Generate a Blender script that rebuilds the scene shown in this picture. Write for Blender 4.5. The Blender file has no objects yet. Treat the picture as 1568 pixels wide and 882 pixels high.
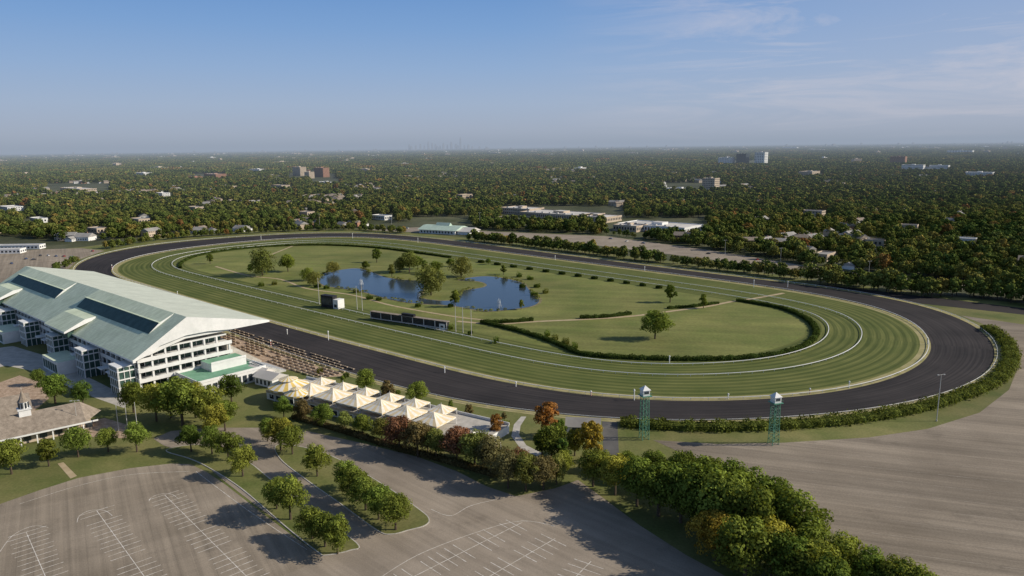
import bpy, math, random
import numpy as np
from mathutils import Vector, Matrix, noise, geometry
random.seed(7); rng=np.random.default_rng(7)
sc=bpy.context.scene
# ------------------------------------------------------------ survey (photo -> ground plane, metres)
FPX=1120.0; HC=105.0; PITCH=math.atan(217.0/FPX); ROLL=math.atan(19/1568)
R0=Vector((1,0,0)); U0=Vector((0,math.sin(PITCH),math.cos(PITCH))); FW=Vector((0,math.cos(PITCH),-math.sin(PITCH)))
CR=R0*math.cos(ROLL)-U0*math.sin(ROLL); CU=R0*math.sin(ROLL)+U0*math.cos(ROLL)
def P(px,py,h=0.0):
    d=FW*FPX+CR*(px-784)+CU*(441-py)
    t=(HC-h)/(-d.z)
    return Vector((d.x*t,d.y*t))
def depth(x,y,z=0):
    return Vector((x,y,z-HC)).dot(FW)
def projnp(X,Y,Z=0):
    Zr=Z-HC
    f=Y*FW.y+Zr*FW.z
    r=X*CR.x+Y*CR.y+Zr*CR.z
    u=X*CU.x+Y*CU.y+Zr*CU.z
    return 784+r/f*FPX, 441-u/f*FPX
# ------------------------------------------------------------ camera
cam=bpy.data.cameras.new('camera'); co=bpy.data.objects.new('camera',cam); sc.collection.objects.link(co)
m=Matrix((( CR.x,CU.x,-FW.x,0),(CR.y,CU.y,-FW.y,0),(CR.z,CU.z,-FW.z,HC),(0,0,0,1)))
co.matrix_world=m; cam.sensor_width=36; cam.lens=FPX/1568*36; cam.clip_end=200000; cam.clip_start=1
sc.camera=co
sc.view_settings.view_transform='Standard'; sc.view_settings.look='None'; sc.view_settings.exposure=0
# ------------------------------------------------------------ materials
def C(r,g,b): return (r,g,b,1)
def newmat(name):
    M=bpy.data.materials.new(name); M.use_nodes=True; nt=M.node_tree
    b=nt.nodes['Principled BSDF']; return M,nt,b
def ramp(nt,cols,interp='LINEAR'):
    r=nt.nodes.new('ShaderNodeValToRGB'); r.color_ramp.interpolation=interp
    e=r.color_ramp.elements
    while len(e)<len(cols): e.new(.5)
    for i,(p,c) in enumerate(cols): e[i].position=p; e[i].color=c
    return r
def mul(nt,a,b,mode='MULTIPLY',fac=1.0):
    m=nt.nodes.new('ShaderNodeMix'); m.data_type='RGBA'; m.blend_type=mode
    if isinstance(fac,float): m.inputs[0].default_value=fac
    else: nt.links.new(fac,m.inputs[0])
    for s,i in ((a,6),(b,7)):
        if isinstance(s,tuple): m.inputs[i].default_value=s
        else: nt.links.new(s,m.inputs[i])
    return m.outputs[2]
def nz(nt,vec,scale,detail=5,rough=.6):
    n=nt.nodes.new('ShaderNodeTexNoise'); n.inputs['Scale'].default_value=scale; n.inputs['Detail'].default_value=detail
    n.inputs['Roughness'].default_value=rough
    nt.links.new(vec,n.inputs['Vector']); return n.outputs['Fac']
def mapping(nt,src,scale=(1,1,1),rot=0):
    r=nt.nodes.new('ShaderNodeMapping'); r.vector_type='TEXTURE'
    r.inputs['Rotation'].default_value=(0,0,rot)
    r.inputs['Scale'].default_value=tuple(1.0/s for s in scale)
    nt.links.new(src,r.inputs['Vector']); return r.outputs['Vector']
def nmat(name,c1,c2,scale=1,lo=.35,hi=.65,rough=.85,spec=.2,stretch=(1,1,1),rot=0,big=None,fine=None,streak=None,streak2=None,panels=None,patches=None):
    M,nt,b=newmat(name)
    g=nt.nodes.new('ShaderNodeNewGeometry'); src=g.outputs['Position']
    v=mapping(nt,src,stretch,rot)
    f=nz(nt,v,scale)
    r=ramp(nt,[(lo,c1),(hi,c2)]); nt.links.new(f,r.inputs[0]); col=r.outputs[0]
    for item in (big,fine):
        if item:
            s,a,bb=item
            n2=nz(nt,src,s,4); r2=ramp(nt,[(.3,C(a,a,a)),(.7,C(bb,bb,bb))]); nt.links.new(n2,r2.inputs[0])
            col=mul(nt,col,r2.outputs[0])
    for item in (streak,streak2):
        if item:
            st,sr,ss,a,bb=item
            v2=mapping(nt,src,st,sr); n3=nz(nt,v2,ss,3); r3=ramp(nt,[(.4,C(a,a,a)),(.62,C(bb,bb,bb))]); nt.links.new(n3,r3.inputs[0])
            col=mul(nt,col,r3.outputs[0])
    if patches:
        n4=nz(nt,src,patches[0],6,.7); r4=ramp(nt,[(.58,C(1,1,1)),(.66,C(patches[1],patches[1],patches[1]))]); nt.links.new(n4,r4.inputs[0]); col=mul(nt,col,r4.outputs[0])
    if panels:
        v5=mapping(nt,src,(1,1,1),panels[1]); br=nt.nodes.new('ShaderNodeTexBrick'); br.inputs['Scale'].default_value=1/panels[0]; br.inputs['Mortar Size'].default_value=panels[3] if len(panels)>3 else .012
        br.inputs['Color1'].default_value=C(1,1,1); br.inputs['Color2'].default_value=C(.95,.95,.95); br.inputs['Mortar'].default_value=C(panels[2],panels[2],panels[2])
        if len(panels)>4: br.inputs['Brick Width'].default_value=panels[4]; br.inputs['Row Height'].default_value=panels[5]
        nt.links.new(v5,br.inputs['Vector']); col=mul(nt,col,br.outputs['Color'])
    nt.links.new(col,b.inputs['Base Color'])
    b.inputs['Roughness'].default_value=rough; b.inputs['Specular IOR Level'].default_value=spec
    return M
GA=math.atan2(-.667,.745)   # direction of the home straight
LOTA=-1.02                  # direction of the stall rows in the near lot
m_ground=nmat('suburban_ground',C(.06,.070,.028),C(.135,.135,.08),.012,.4,.75,big=(.0016,.6,1.3),fine=(.15,.7,1.2))
m_lawn=nmat('lawn',C(.105,.13,.034),C(.21,.195,.075),.05,.35,.7,big=(.012,.78,1.15),fine=(1.2,.8,1.15))
m_infield=nmat('infield_grass',C(.142,.170,.042),C(.222,.222,.070),.03,.35,.68,big=(.01,.76,1.15),fine=(.6,.80,1.15),streak=((.03,1,1),-.2,.12,.86,1.06),patches=(.022,.84))
m_verge=nmat('dry_grass_verge',C(.25,.235,.09),C(.37,.32,.17),.15,.35,.65)
m_lot=nmat('parking_lot_asphalt',C(.275,.228,.172),C(.38,.32,.25),.035,.3,.7,big=(.009,.80,1.12),fine=(2.5,.82,1.1),streak=((.02,1,1),LOTA,.45,.82,1.06),streak2=((.03,1,1),LOTA+1.57,.12,.92,1.04),panels=(12,LOTA,.84,.006,1.6,.33),patches=(.08,.84))
m_lotR=nmat('overflow_lot_asphalt',C(.245,.203,.155),C(.355,.30,.235),.03,.3,.7,big=(.008,.80,1.12),fine=(1.8,.82,1.1),streak=((.012,1,1),-.30,.13,.80,1.05),streak2=((.02,1,1),-.34,.6,.88,1.05),patches=(.05,.84))
m_road=nmat('road_asphalt',C(.275,.23,.18),C(.36,.305,.245),.06,.3,.7,big=(.02,.85,1.1),fine=(2.5,.84,1.08),streak=((.03,1,1),-.75,.35,.86,1.05),patches=(.07,.82))
m_darkroad=nmat('dark_asphalt',C(.08,.078,.076),C(.13,.125,.12),.1)
m_conc=nmat('concrete',C(.38,.36,.32),C(.52,.49,.44),.3)
m_brickpave=nmat('apron_paving',C(.32,.225,.155),C(.50,.38,.28),.5,fine=(1.5,.7,1.2))
m_paint=nmat('worn_white_marking',C(.45,.40,.33),C(.78,.75,.70),.8,.35,.62)
m_path=nmat('gravel_path',C(.36,.28,.17),C(.46,.37,.24),.2)
m_bank=nmat('pond_bank',C(.12,.12,.05),C(.25,.21,.12),.2)
m_white=nmat('white_paint',C(.72,.73,.72),C(.83,.83,.82),.15,big=(.03,.90,1.02),rough=.5,fine=(.8,.92,1.02))
m_cream=nmat('cream_canvas',C(.70,.56,.34),C(.77,.65,.43),.3)
m_canvas=nmat('white_canvas',C(.76,.73,.65),C(.84,.81,.74),.3,fine=(.8,.86,1.03))
m_yellow=nmat('yellow_canvas',C(.62,.44,.12),C(.72,.54,.18),.3)
m_roofg=nmat('pale_green_metal_roof',C(.62,.71,.53),C(.71,.79,.61),.08,.3,.7,rough=.8,spec=.08,streak=((1,.04,1),GA,.5,.88,1.03),big=(.02,.90,1.05),panels=(4.0,GA,.86))  # colour lifted and warmed to offset grazing sun on the rear slope
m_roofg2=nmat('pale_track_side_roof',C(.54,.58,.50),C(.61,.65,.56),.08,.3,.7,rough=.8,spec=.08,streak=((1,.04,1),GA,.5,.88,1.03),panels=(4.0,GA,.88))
m_gdeck=nmat('green_deck',C(.14,.30,.20),C(.20,.38,.26),.3)
m_groof=nmat('weathered_green_roof',C(.36,.47,.40),C(.46,.57,.49),.3)
m_gglass=nmat('green_tinted_glass',C(.035,.07,.06),C(.06,.11,.095),.3,rough=.5,spec=.15)
m_dark=nmat('painted_interior_shade',C(.02,.022,.025),C(.05,.05,.05),.3)  # near-black colour stands in for shade inside open floors and deck bays
m_glass=nmat('window_glass',C(.02,.028,.035),C(.06,.075,.09),.4,rough=.2,spec=.5)
m_brick=nmat('brick_wall',C(.30,.15,.10),C(.38,.22,.15),.2)
m_tan=nmat('tan_wall',C(.44,.36,.27),C(.54,.45,.36),.1)
m_grey=nmat('grey_roof',C(.24,.23,.22),C(.38,.37,.35),.06,big=(.02,.8,1.1))
m_lroof=nmat('light_membrane_roof',C(.48,.46,.43),C(.64,.61,.57),.06,big=(.02,.85,1.1))
m_shingle=nmat('brown_shingle_roof',C(.21,.175,.14),C(.32,.27,.22),.6,fine=(3,.8,1.15))
m_green=nmat('green_painted_steel',C(.06,.19,.13),C(.10,.26,.19),.5,rough=.5)
m_steel=nmat('grey_steel',C(.40,.40,.39),C(.5,.5,.49),.5,rough=.4)
m_black=nmat('black_board',C(.015,.015,.018),C(.035,.035,.04),.5,rough=.6)
m_red=nmat('red_paint',C(.45,.05,.03),C(.55,.08,.05),.5)
m_bark=nmat('bark',C(.06,.045,.03),C(.11,.085,.06),3)
m_tyre=nmat('tyre_rubber',C(.02,.02,.02),C(.03,.03,.03),3)
m_wood=nmat('bench_wood',C(.50,.39,.27),C(.62,.50,.37),.5)
m_spray=nmat('fountain_spray',C(.7,.73,.75),C(.85,.87,.88),2)
def track_mat():
    M,nt,b=newmat('dark_track_surface')
    t=nt.nodes.new('ShaderNodeTexCoord'); v=mapping(nt,t.outputs['UV'],(.012,.9,1))
    f=nz(nt,v,1.0,4); r=ramp(nt,[(.3,C(.022,.021,.023)),(.7,C(.056,.051,.051))]); nt.links.new(f,r.inputs[0])
    g=nt.nodes.new('ShaderNodeNewGeometry'); n2=nz(nt,g.outputs['Position'],.03,4); r2=ramp(nt,[(.3,C(.8,.8,.8)),(.7,C(1.25,1.2,1.17))]); nt.links.new(n2,r2.inputs[0])
    nt.links.new(mul(nt,r.outputs[0],r2.outputs[0]),b.inputs['Base Color']); b.inputs['Roughness'].default_value=.85; b.inputs['Specular IOR Level'].default_value=.1
    return M
m_track=track_mat()
def turf_mat():
    M,nt,b=newmat('striped_turf')
    t=nt.nodes.new('ShaderNodeTexCoord'); s=nt.nodes.new('ShaderNodeSeparateXYZ'); nt.links.new(t.outputs['UV'],s.inputs[0])
    k=nt.nodes.new('ShaderNodeMath'); k.operation='MULTIPLY'; k.inputs[1].default_value=2*math.pi/4.3; nt.links.new(s.outputs[1],k.inputs[0])
    sn=nt.nodes.new('ShaderNodeMath'); sn.operation='SINE'; nt.links.new(k.outputs[0],sn.inputs[0])
    h=nt.nodes.new('ShaderNodeMath'); h.operation='MULTIPLY_ADD'; h.inputs[1].default_value=.5; h.inputs[2].default_value=.5; nt.links.new(sn.outputs[0],h.inputs[0])
    r=ramp(nt,[(.3,C(.080,.106,.028)),(.7,C(.124,.150,.042))]); nt.links.new(h.outputs[0],r.inputs[0])
    v=mapping(nt,t.outputs['UV'],(.02,1.0,1)); f=nz(nt,v,1,5); r2=ramp(nt,[(.3,C(.66,.69,.66)),(.7,C(1.34,1.24,1.38))]); nt.links.new(f,r2.inputs[0])
    g=nt.nodes.new('ShaderNodeNewGeometry'); n3=nz(nt,g.outputs['Position'],.04,6); r3=ramp(nt,[(.3,C(.82,.86,.82)),(.7,C(1.24,1.12,1.22))]); nt.links.new(n3,r3.inputs[0])
    nt.links.new(mul(nt,mul(nt,r.outputs[0],r2.outputs[0]),r3.outputs[0]),b.inputs['Base Color']); b.inputs['Roughness'].default_value=.9; b.inputs['Specular IOR Level'].default_value=.1
    return M
m_turf=turf_mat()
def water_mat():
    M,nt,b=newmat('pond_water'); b.inputs['Base Color'].default_value=(.035,.048,.058,1); b.inputs['Roughness'].default_value=.12
    b.inputs['IOR'].default_value=1.33
    g=nt.nodes.new('ShaderNodeNewGeometry'); f=nz(nt,g.outputs['Position'],.8,4)
    bp=nt.nodes.new('ShaderNodeBump'); bp.inputs['Strength'].default_value=.3; bp.inputs['Distance'].default_value=.12
    nt.links.new(f,bp.inputs['Height']); nt.links.new(bp.outputs[0],b.inputs['Normal']); return M
m_water=water_mat()
def leaf_mat(name,mode):
    M,nt,b=newmat(name); nt.nodes.remove(b)
    oi=nt.nodes.new('ShaderNodeObjectInfo')
    at=nt.nodes.new('ShaderNodeAttribute'); at.attribute_name='shade'
    if mode=='object':
        col=oi.outputs['Color']
    else:
        r=ramp(nt,[(0,C(.072,.105,.028)),(.3,C(.102,.138,.034)),(.62,C(.132,.160,.042)),(.88,C(.175,.182,.05)),(.965,C(.23,.20,.058)),(.988,C(.26,.17,.055)),(1,C(.22,.12,.05))])
        nt.links.new(oi.outputs['Random'],r.inputs[0])
        f=nz(nt,oi.outputs['Location'],.0045,3); r2=ramp(nt,[(.3,C(.72,.80,.8)),(.7,C(1.32,1.15,1.05))]); nt.links.new(f,r2.inputs[0])
        col=mul(nt,r.outputs[0],r2.outputs[0])
    col=mul(nt,col,at.outputs['Color'])
    d=nt.nodes.new('ShaderNodeBsdfDiffuse'); nt.links.new(col,d.inputs[0]); o=nt.nodes['Material Output'].inputs['Surface']
    if mode=='object':
        t=nt.nodes.new('ShaderNodeBsdfTranslucent'); mx=nt.nodes.new('ShaderNodeMixShader'); mx.inputs[0].default_value=.28
        nt.links.new(mul(nt,col,C(1.3,1.2,.6)),t.inputs[0])
        nt.links.new(d.outputs[0],mx.inputs[1]); nt.links.new(t.outputs[0],mx.inputs[2]); nt.links.new(mx.outputs[0],o)
    else: nt.links.new(d.outputs[0],o)
    return M
m_leaf=leaf_mat('foliage','object'); m_wleaf=leaf_mat('woodland_foliage','random')
# ------------------------------------------------------------ mesh builder
def frame(ox,oy,ang=0,oz=0,s=1):
    c,sn=math.cos(ang)*s,math.sin(ang)*s
    return lambda x,y,z:(ox+x*c-y*sn,oy+x*sn+y*c,oz+z*s)
ID=lambda x,y,z:(x,y,z)
class MB:
    def __init__(s): s.v=[];s.f=[];s.m=[]
    def poly(s,F,pts,m=0):
        i=len(s.v); s.v+= [F(*p) for p in pts]; s.f.append(tuple(range(i,i+len(pts)))); s.m.append(m)
    def box(s,F,x0,x1,y0,y1,z0,z1,m=0,mtop=None):
        i=len(s.v)
        s.v+=[F(x,y,z) for z in (z0,z1) for x,y in ((x0,y0),(x1,y0),(x1,y1),(x0,y1))]
        for q in ((0,3,2,1),(4,5,6,7),(0,1,5,4),(1,2,6,5),(2,3,7,6),(3,0,4,7)):
            s.f.append(tuple(i+k for k in q)); s.m.append(m)
        if mtop is not None: s.m[-5]=mtop
    def prism(s,F,prof,x0,x1,m=0,mats=None):   # profile in (y,z), extruded along x
        n=len(prof); i=len(s.v)
        s.v+=[F(x0,y,z) for y,z in prof]+[F(x1,y,z) for y,z in prof]
        for k in range(n):
            s.f.append((i+k,i+(k+1)%n,i+n+(k+1)%n,i+n+k)); s.m.append(mats[k] if mats else m)
        s.f.append(tuple(range(i,i+n))); s.m.append(mats[n] if mats else m); s.f.append(tuple(range(i+2*n-1,i+n-1,-1))); s.m.append(mats[n] if mats else m)
    def cyl(s,F,x,y,z0,z1,r0,r1,n=8,m=0,cap=True,m2=None,ph=0):
        i=len(s.v)
        for z,r in ((z0,r0),(z1,r1)):
            for k in range(n):
                a=2*math.pi*k/n+ph; s.v.append(F(x+r*math.cos(a),y+r*math.sin(a),z))
        for k in range(n):
            s.f.append((i+k,i+(k+1)%n,i+n+(k+1)%n,i+n+k)); s.m.append(m if (m2 is None or k%2) else m2)
        if cap: s.f.append(tuple(i+n+k for k in range(n))); s.m.append(m)
    def bar(s,a,b,r,m=0,n=4):
        a=Vector(a);b=Vector(b);d=(b-a).normalized(); u=d.orthogonal().normalized(); w=d.cross(u); i=len(s.v)
        for p in (a,b):
            for k in range(n):
                t=2*math.pi*k/n+.78; s.v.append(tuple(p+u*r*math.cos(t)+w*r*math.sin(t)))
        for k in range(n): s.f.append((i+k,i+(k+1)%n,i+n+(k+1)%n,i+n+k)); s.m.append(m)
    def build(s,name,mats,parent=None,fix=True,org=None):
        me=bpy.data.meshes.new(name)
        v=np.array(s.v,dtype=float)
        if parent is not None: o0=np.array(parent['org'])
        elif org is not None: o0=np.array(org)
        else: o0=np.array([v[:,0].mean(),v[:,1].mean(),0.0])
        me.from_pydata((v-o0).tolist(),[],s.f)
        for mm in mats: me.materials.append(mm)
        me.polygons.foreach_set('material_index',s.m)
        if fix:
            import bmesh
            bm=bmesh.new(); bm.from_mesh(me); bmesh.ops.recalc_face_normals(bm,faces=bm.faces); bm.to_mesh(me); bm.free()
        ob=bpy.data.objects.new(name,me); sc.collection.objects.link(ob)
        if parent is not None: ob.parent=parent
        else: ob.location=o0
        return ob
def empty(name,x,y):
    e=bpy.data.objects.new(name,None); sc.collection.objects.link(e); e.location=(x,y,0); e['org']=[x,y,0.0]; e.empty_display_size=2
    return e
def crom(pts,closed,n=8):
    pts=[Vector(p) for p in pts]; out=[]; N=len(pts)
    rngs=range(N) if closed else range(N-1)
    for i in rngs:
        if closed: p0,p1,p2,p3=pts[i-1],pts[i],pts[(i+1)%N],pts[(i+2)%N]
        else: p0,p1,p2,p3=pts[max(i-1,0)],pts[i],pts[i+1],pts[min(i+2,N-1)]
        for k in range(n):
            t=k/n
            out.append(.5*((2*p1)+(p2-p0)*t+(2*p0-5*p1+4*p2-p3)*t*t+(3*p1-p0-3*p2+p3)*t**3))
    if not closed: out.append(pts[-1])
    return out
def sheet(name,pts,z,mat,px=True,kerb=0,smooth=False):
    w=[P(*p) for p in pts] if px else [Vector(p[:2]) for p in pts]
    if smooth: w=crom(w,True,5)
    tri=geometry.tessellate_polygon([[Vector((p.x,p.y,0)) for p in w]])
    cx=sum(p.x for p in w)/len(w); cy=sum(p.y for p in w)/len(w)
    v=[(p.x-cx,p.y-cy,z) for p in w]; f=[tuple(t) for t in tri]; mi=[0]*len(f)
    if kerb:
        n=len(v); v+=[(a,b,z-kerb) for a,b,_ in v]
        for k in range(n): f.append((k,(k+1)%n,n+(k+1)%n,n+k)); mi.append(1)
    me=bpy.data.meshes.new(name); me.from_pydata(v,[],f); me.materials.append(mat)
    if kerb: me.materials.append(m_conc)
    me.polygons.foreach_set('material_index',mi)
    import bmesh
    bm=bmesh.new(); bm.from_mesh(me)
    for fc in bm.faces:
        if fc.normal.z<-.5: fc.normal_flip()
    bm.to_mesh(me); bm.free()
    ob=bpy.data.objects.new(name,me); sc.collection.objects.link(ob); ob.location=(cx,cy,0)
    if kerb:
        kb=MB(); n=len(w); ar=sum(w[k].x*w[(k+1)%n].y-w[(k+1)%n].x*w[k].y for k in range(n)); sg=1 if ar>0 else -1
        for k in range(n):
            a=w[k];c=w[(k+1)%n]; d=(c-a)
            if d.length<.01: continue
            d.normalize(); nn=Vector((d.y,-d.x))*sg*.3
            kb.poly(ID,[(a.x,a.y,z+.01),(c.x,c.y,z+.01),(c.x+nn.x,c.y+nn.y,z+.01),(a.x+nn.x,a.y+nn.y,z+.01)]); kb.poly(ID,[(a.x+nn.x,a.y+nn.y,z+.01),(c.x+nn.x,c.y+nn.y,z+.01),(c.x+nn.x,c.y+nn.y,z-kerb+.02),(a.x+nn.x,a.y+nn.y,z-kerb+.02)])
        kb.build('kerb',[m_conc],fix=False)
    return ob
def spx(pts,closed=False,n=6): return crom([P(*p) for p in pts],closed,n)
def resample(pts,N=None,step=None,closed=False):
    a=np.array([[p[0],p[1]] for p in pts]); 
    if closed: a=np.vstack([a,a[:1]])
    d=np.r_[0,np.cumsum(np.hypot(*np.diff(a,axis=0).T))]
    if N is None: N=max(2,int(d[-1]/step)+1)
    s=np.linspace(0,d[-1],N,endpoint=not closed)
    return np.c_[np.interp(s,d,a[:,0]),np.interp(s,d,a[:,1])],d[-1]
def ribbon(name,A,B,z,mat,o0,o1,L,closed=True,rows=1):
    n=len(A); v=[];f=[];uv=[]
    for r in range(rows+1):
        t=r/rows; Q=A*(1-t)+B*t
        v+=[(q[0],q[1],z) for q in Q]
    m=n if closed else n-1
    for r in range(rows):
        va,vb=o0+(o1-o0)*r/rows,o0+(o1-o0)*(r+1)/rows
        for k in range(m):
            k2=(k+1)%n
            f.append((r*n+k,r*n+k2,(r+1)*n+k2,(r+1)*n+k)); ua,ub=L*k/n,L*(k+1)/n
            uv+=[(ua,va),(ub,va),(ub,vb),(ua,vb)]
    me=bpy.data.meshes.new(name); me.from_pydata(v,[],f); l=me.uv_layers.new(name='UVMap')
    l.data.foreach_set('uv',np.array(uv).ravel()); me.materials.append(mat)
    ob=bpy.data.objects.new(name,me); sc.collection.objects.link(ob); return ob
# ------------------------------------------------------------ ground
R=70000
g=MB(); g.poly(ID,[(-R,-3000,0),(R,-3000,0),(R,R,0),(-R,R,0)]); g.build('ground',[m_ground],fix=False,org=(0,0,0))
innerpx=[(1428,527),(1418,508),(1390,489),(1345,472),(1280,457),(1200,443),(1100,429),(1000,416),(860,398),(760,385),(660,372),(600,366),(545,363),(480,364),(420,367),(350,373),(280,381),(220,391),(185,401),(169,412),(178,424),(220,438),(300,462),(420,496),(500,518),(600,544),(680,565),(780,588),(860,601),(950,611),(1050,615),(1150,613),(1250,605),(1340,589),(1400,566),(1424,546)]
outerpx=[(1521,545),(1516,522),(1498,502),(1458,483),(1400,466),(1330,451),(1240,438),(1130,424),(1000,408),(860,390),(760,377),(660,365),(600,360),(540,357),(480,357),(420,360),(350,364),(280,370),(210,378),(165,387),(135,397),(117,410),(122,424),(160,442),(240,470),(330,501),(400,525),(440,541),(520,567),(600,591),(680,609),(760,623),(840,633),(950,641),(1080,644),(1200,639),(1320,627),(1400,613),(1470,593),(1508,571)]
NL=720
In,LEN=resample(spx(innerpx,True,10),N=NL,closed=True)
def gsm(a,s):
    k=np.arange(-4*s,4*s+1); w=np.exp(-k**2/(2*s*s)); w/=w.sum()
    if a.ndim==1: return np.convolve(np.r_[a[-4*s:],a,a[:4*s]],w,'valid')
    return np.c_[gsm(a[:,0],s),gsm(a[:,1],s)]
In=gsm(In,7)
Out,_=resample(spx(outerpx,True,10),N=1400,closed=True)
T=np.roll(In,-1,0)-np.roll(In,1,0); T/=np.hypot(T[:,0],T[:,1])[:,None]
Nn=np.c_[-T[:,1],T[:,0]]
cen=In.mean(0)
if ((cen-In)*Nn).sum()<0: Nn=-Nn
Nn=gsm(Nn,5); Nn/=np.hypot(Nn[:,0],Nn[:,1])[:,None]
wd=np.array([np.min(np.hypot(Out[:,0]-p[0],Out[:,1]-p[1])) for p in In]); wd=gsm(wd,12)
def off(d): return In+Nn*(d if np.isscalar(d) else np.asarray(d)[:,None])
OutC=off(-wd)
lawn=[(-260,1100),(-420,760),(-200,560),(0,392),(60,384),(130,378),(250,362),(420,352),(560,350),(640,357),(760,368),(1000,396),(1240,427),(1440,452),(1700,478),(2100,560),(2300,1100)]
sheet('racecourse_lawn',lawn,.02,m_lawn)
ribbon('dirt_track',OutC,In,.06,m_track,0,28,LEN)
ribbon('track_verge',In,off(5),.06,m_verge,0,5,LEN)
ribbon('turf_course',off(5),off(62),.06,m_turf,5,62,LEN,rows=4)
sheet('infield_lawn',[tuple(p) for p in off(62)],.06,m_infield,px=False)
ribbon('outer_verge',off(-wd-3.5),OutC,.06,m_verge,0,3,LEN)
def rail(name,C_,z=1.1,w=.28,every=3,mats=None):
    b=MB(); n=len(C_); 
    for k in range(n):
        k2=(k+1)%n; a=C_[k]; c=C_[k2]; nn=Nn[k]*w/2; n2=Nn[k2]*w/2
        i=len(b.v)
        b.v+=[(a[0]-nn[0],a[1]-nn[1],z),(a[0]+nn[0],a[1]+nn[1],z),(c[0]+n2[0],c[1]+n2[1],z),(c[0]-n2[0],c[1]-n2[1],z)]
        b.v+=[(x,y,z-.2) for x,y,_ in b.v[i:i+4]]
        for q in ((0,1,2,3),(4,7,6,5),(0,3,7,4),(1,5,6,2)): b.f.append(tuple(i+j for j in q)); b.m.append(0)
        if k%every==0: b.box(frame(a[0],a[1]),-.09,.09,-.09,.09,.0,z-.2)
    return b.build(name,[m_white])
rail('running_rail',off(1.0),w=.26); rail('running_rail',off(33),w=.34); rail('running_rail',off(50),w=.34)
rail('outer_rail',off(-wd-1.2),w=.14,z=1.1)
# ------------------------------------------------------------ paved areas
sheet('parking_lot',[(-300,1100),(-300,860),(0,772),(60,751),(120,732),(200,717),(262,710),(292,711),(315,722),(345,742),(400,785),(450,822),(490,850),(492,856),(470,866),(430,884),(380,1100)],.05,m_lot)
sheet('access_road',[(235,672),(262,660),(330,655),(400,655),(470,660),(560,680),(640,700),(700,722),(745,745),(790,760),(850,748),(885,735),(920,760),(980,805),(1050,850),(1110,882),(1400,1100),(380,1100),(430,884),(470,866),(492,856),(480,840),(400,780),(345,738),(300,700),(250,682)],.055,m_road)
sheet('grass_island',[(255,690),(300,682),(345,690),(380,708),(420,740),(470,778),(545,832),(535,843),(500,850),(487,845),(440,808),(370,748),(320,716),(290,702)],.20,m_lawn,kerb=.19,smooth=True)
sheet('grass_island',[(425,682),(475,688),(520,705),(585,742),(640,780),(656,795),(650,805),(625,812),(600,818),(578,812),(520,770),(470,735),(430,703)],.20,m_lawn,kerb=.19,smooth=True)
sheet('overflow_lot',[(1000,674),(1100,680),(1200,678),(1330,670),(1420,657),(1500,632),(1545,597),(1562,555),(1556,522),(1530,508),(1500,494),(1470,483),(1568,497),(1750,525),(2300,700),(2300,1100),(1560,1100),(1380,885),(1290,825),(1200,775),(1120,728),(1040,692)],.05,m_lotR)
sheet('training_chute',[(1245,434),(1400,452),(1568,472),(1900,515),(1900,528),(1568,482),(1410,465),(1300,448)],.04,m_track)
sheet('backstretch_yard',[(-200,410),(0,386),(60,382),(125,380),(160,384),(120,398),(105,412),(90,424),(0,440),(-200,490)],.04,m_lot)
sheet('backstretch_road',[(560,352),(640,348),(760,355),(930,362),(1100,385),(1250,410),(1400,428),(1700,462),(1700,468),(1400,436),(1240,420),(1080,396),(900,374),(760,361),(640,356)],.05,m_road)
sheet('service_lane',[(922,642),(945,642),(948,700),(935,722),(915,720),(924,690)],.05,m_darkroad)
sheet('curved_path',[(783,668),(787,650),(798,638),(806,638),(797,652),(795,666),(806,682),(830,694),(823,699),(797,687)],.05,m_conc)
sheet('paddock_walk',[(-40,600),(30,575),(60,585),(75,610),(40,640),(110,652),(160,640),(210,655),(205,672),(120,668),(30,668),(-60,690)],.05,m_brickpave)
sheet('paddock_walk',[(-60,540),(20,530),(70,545),(160,590),(200,610),(190,625),(120,600),(60,570),(10,560),(-60,575)],.045,m_conc)
sheet('tan_walkway',[(88,710),(97,708),(118,729),(108,733)],.055,m_path)
sheet('apron_pavement',[(330,515),(358,512),(440,542),(500,561),(535,575),(500,578),(440,566),(400,560),(330,560),(300,540)],.05,m_brickpave)
def strip(b,a,c,w,z=.075):
    a=Vector(a);c=Vector(c);d=(c-a).normalized();n=Vector((-d.y,d.x))*w/2
    b.poly(ID,[(a.x-n.x,a.y-n.y,z),(c.x-n.x,c.y-n.y,z),(c.x+n.x,c.y+n.y,z),(a.x+n.x,a.y+n.y,z)])
mk=MB()
def stalls(p0,p1,ln=5.0,sp=2.75,w=.17):
    a=P(*p0);b=P(*p1);d=(b-a);L=d.length;d.normalize();n=Vector((-d.y,d.x))
    strip(mk,a,b,w)
    for k in range(int(L/sp)+1):
        q=a+d*sp*k
        if rng.random()<.1: continue
        strip(mk,q+n*.1,q+n*ln*rng.uniform(.8,1),w); strip(mk,q-n*.1,q-n*ln*rng.uniform(.8,1),w)
for s in (((148,782),(255,930)),((252,758),(420,925)),((40,815),(90,930)),((590,905),(800,800)),((720,900),(850,825)),((860,905),(905,860)),((-60,850),(-40,930))): stalls(*s)
for arc in ([(228,768),(232,762),(245,757),(262,757),(272,763)],[(118,800),(122,790),(138,782),(160,782),(172,790)],[(0,845),(20,820),(50,806),(74,808)],[(660,780),(690,790),(720,775),(760,765)],[(560,900),(640,850),(740,812),(800,798),(850,806)],[(30,772),(120,744),(200,727),(290,722)],[(300,722),(380,782),(470,842)]):
    q=spx(arc,False,6)
    for a_,b_ in zip(q,q[1:]): strip(mk,a_,b_,.15,.08)
mk.build('parking_markings',[m_paint],fix=False)
mk=MB()
m_faint=nmat('faded_marking',C(.28,.24,.19),C(.46,.41,.35),.3,.4,.65)
d0=Vector((.955,-.296)); n0=Vector((.296,.955))
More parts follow.
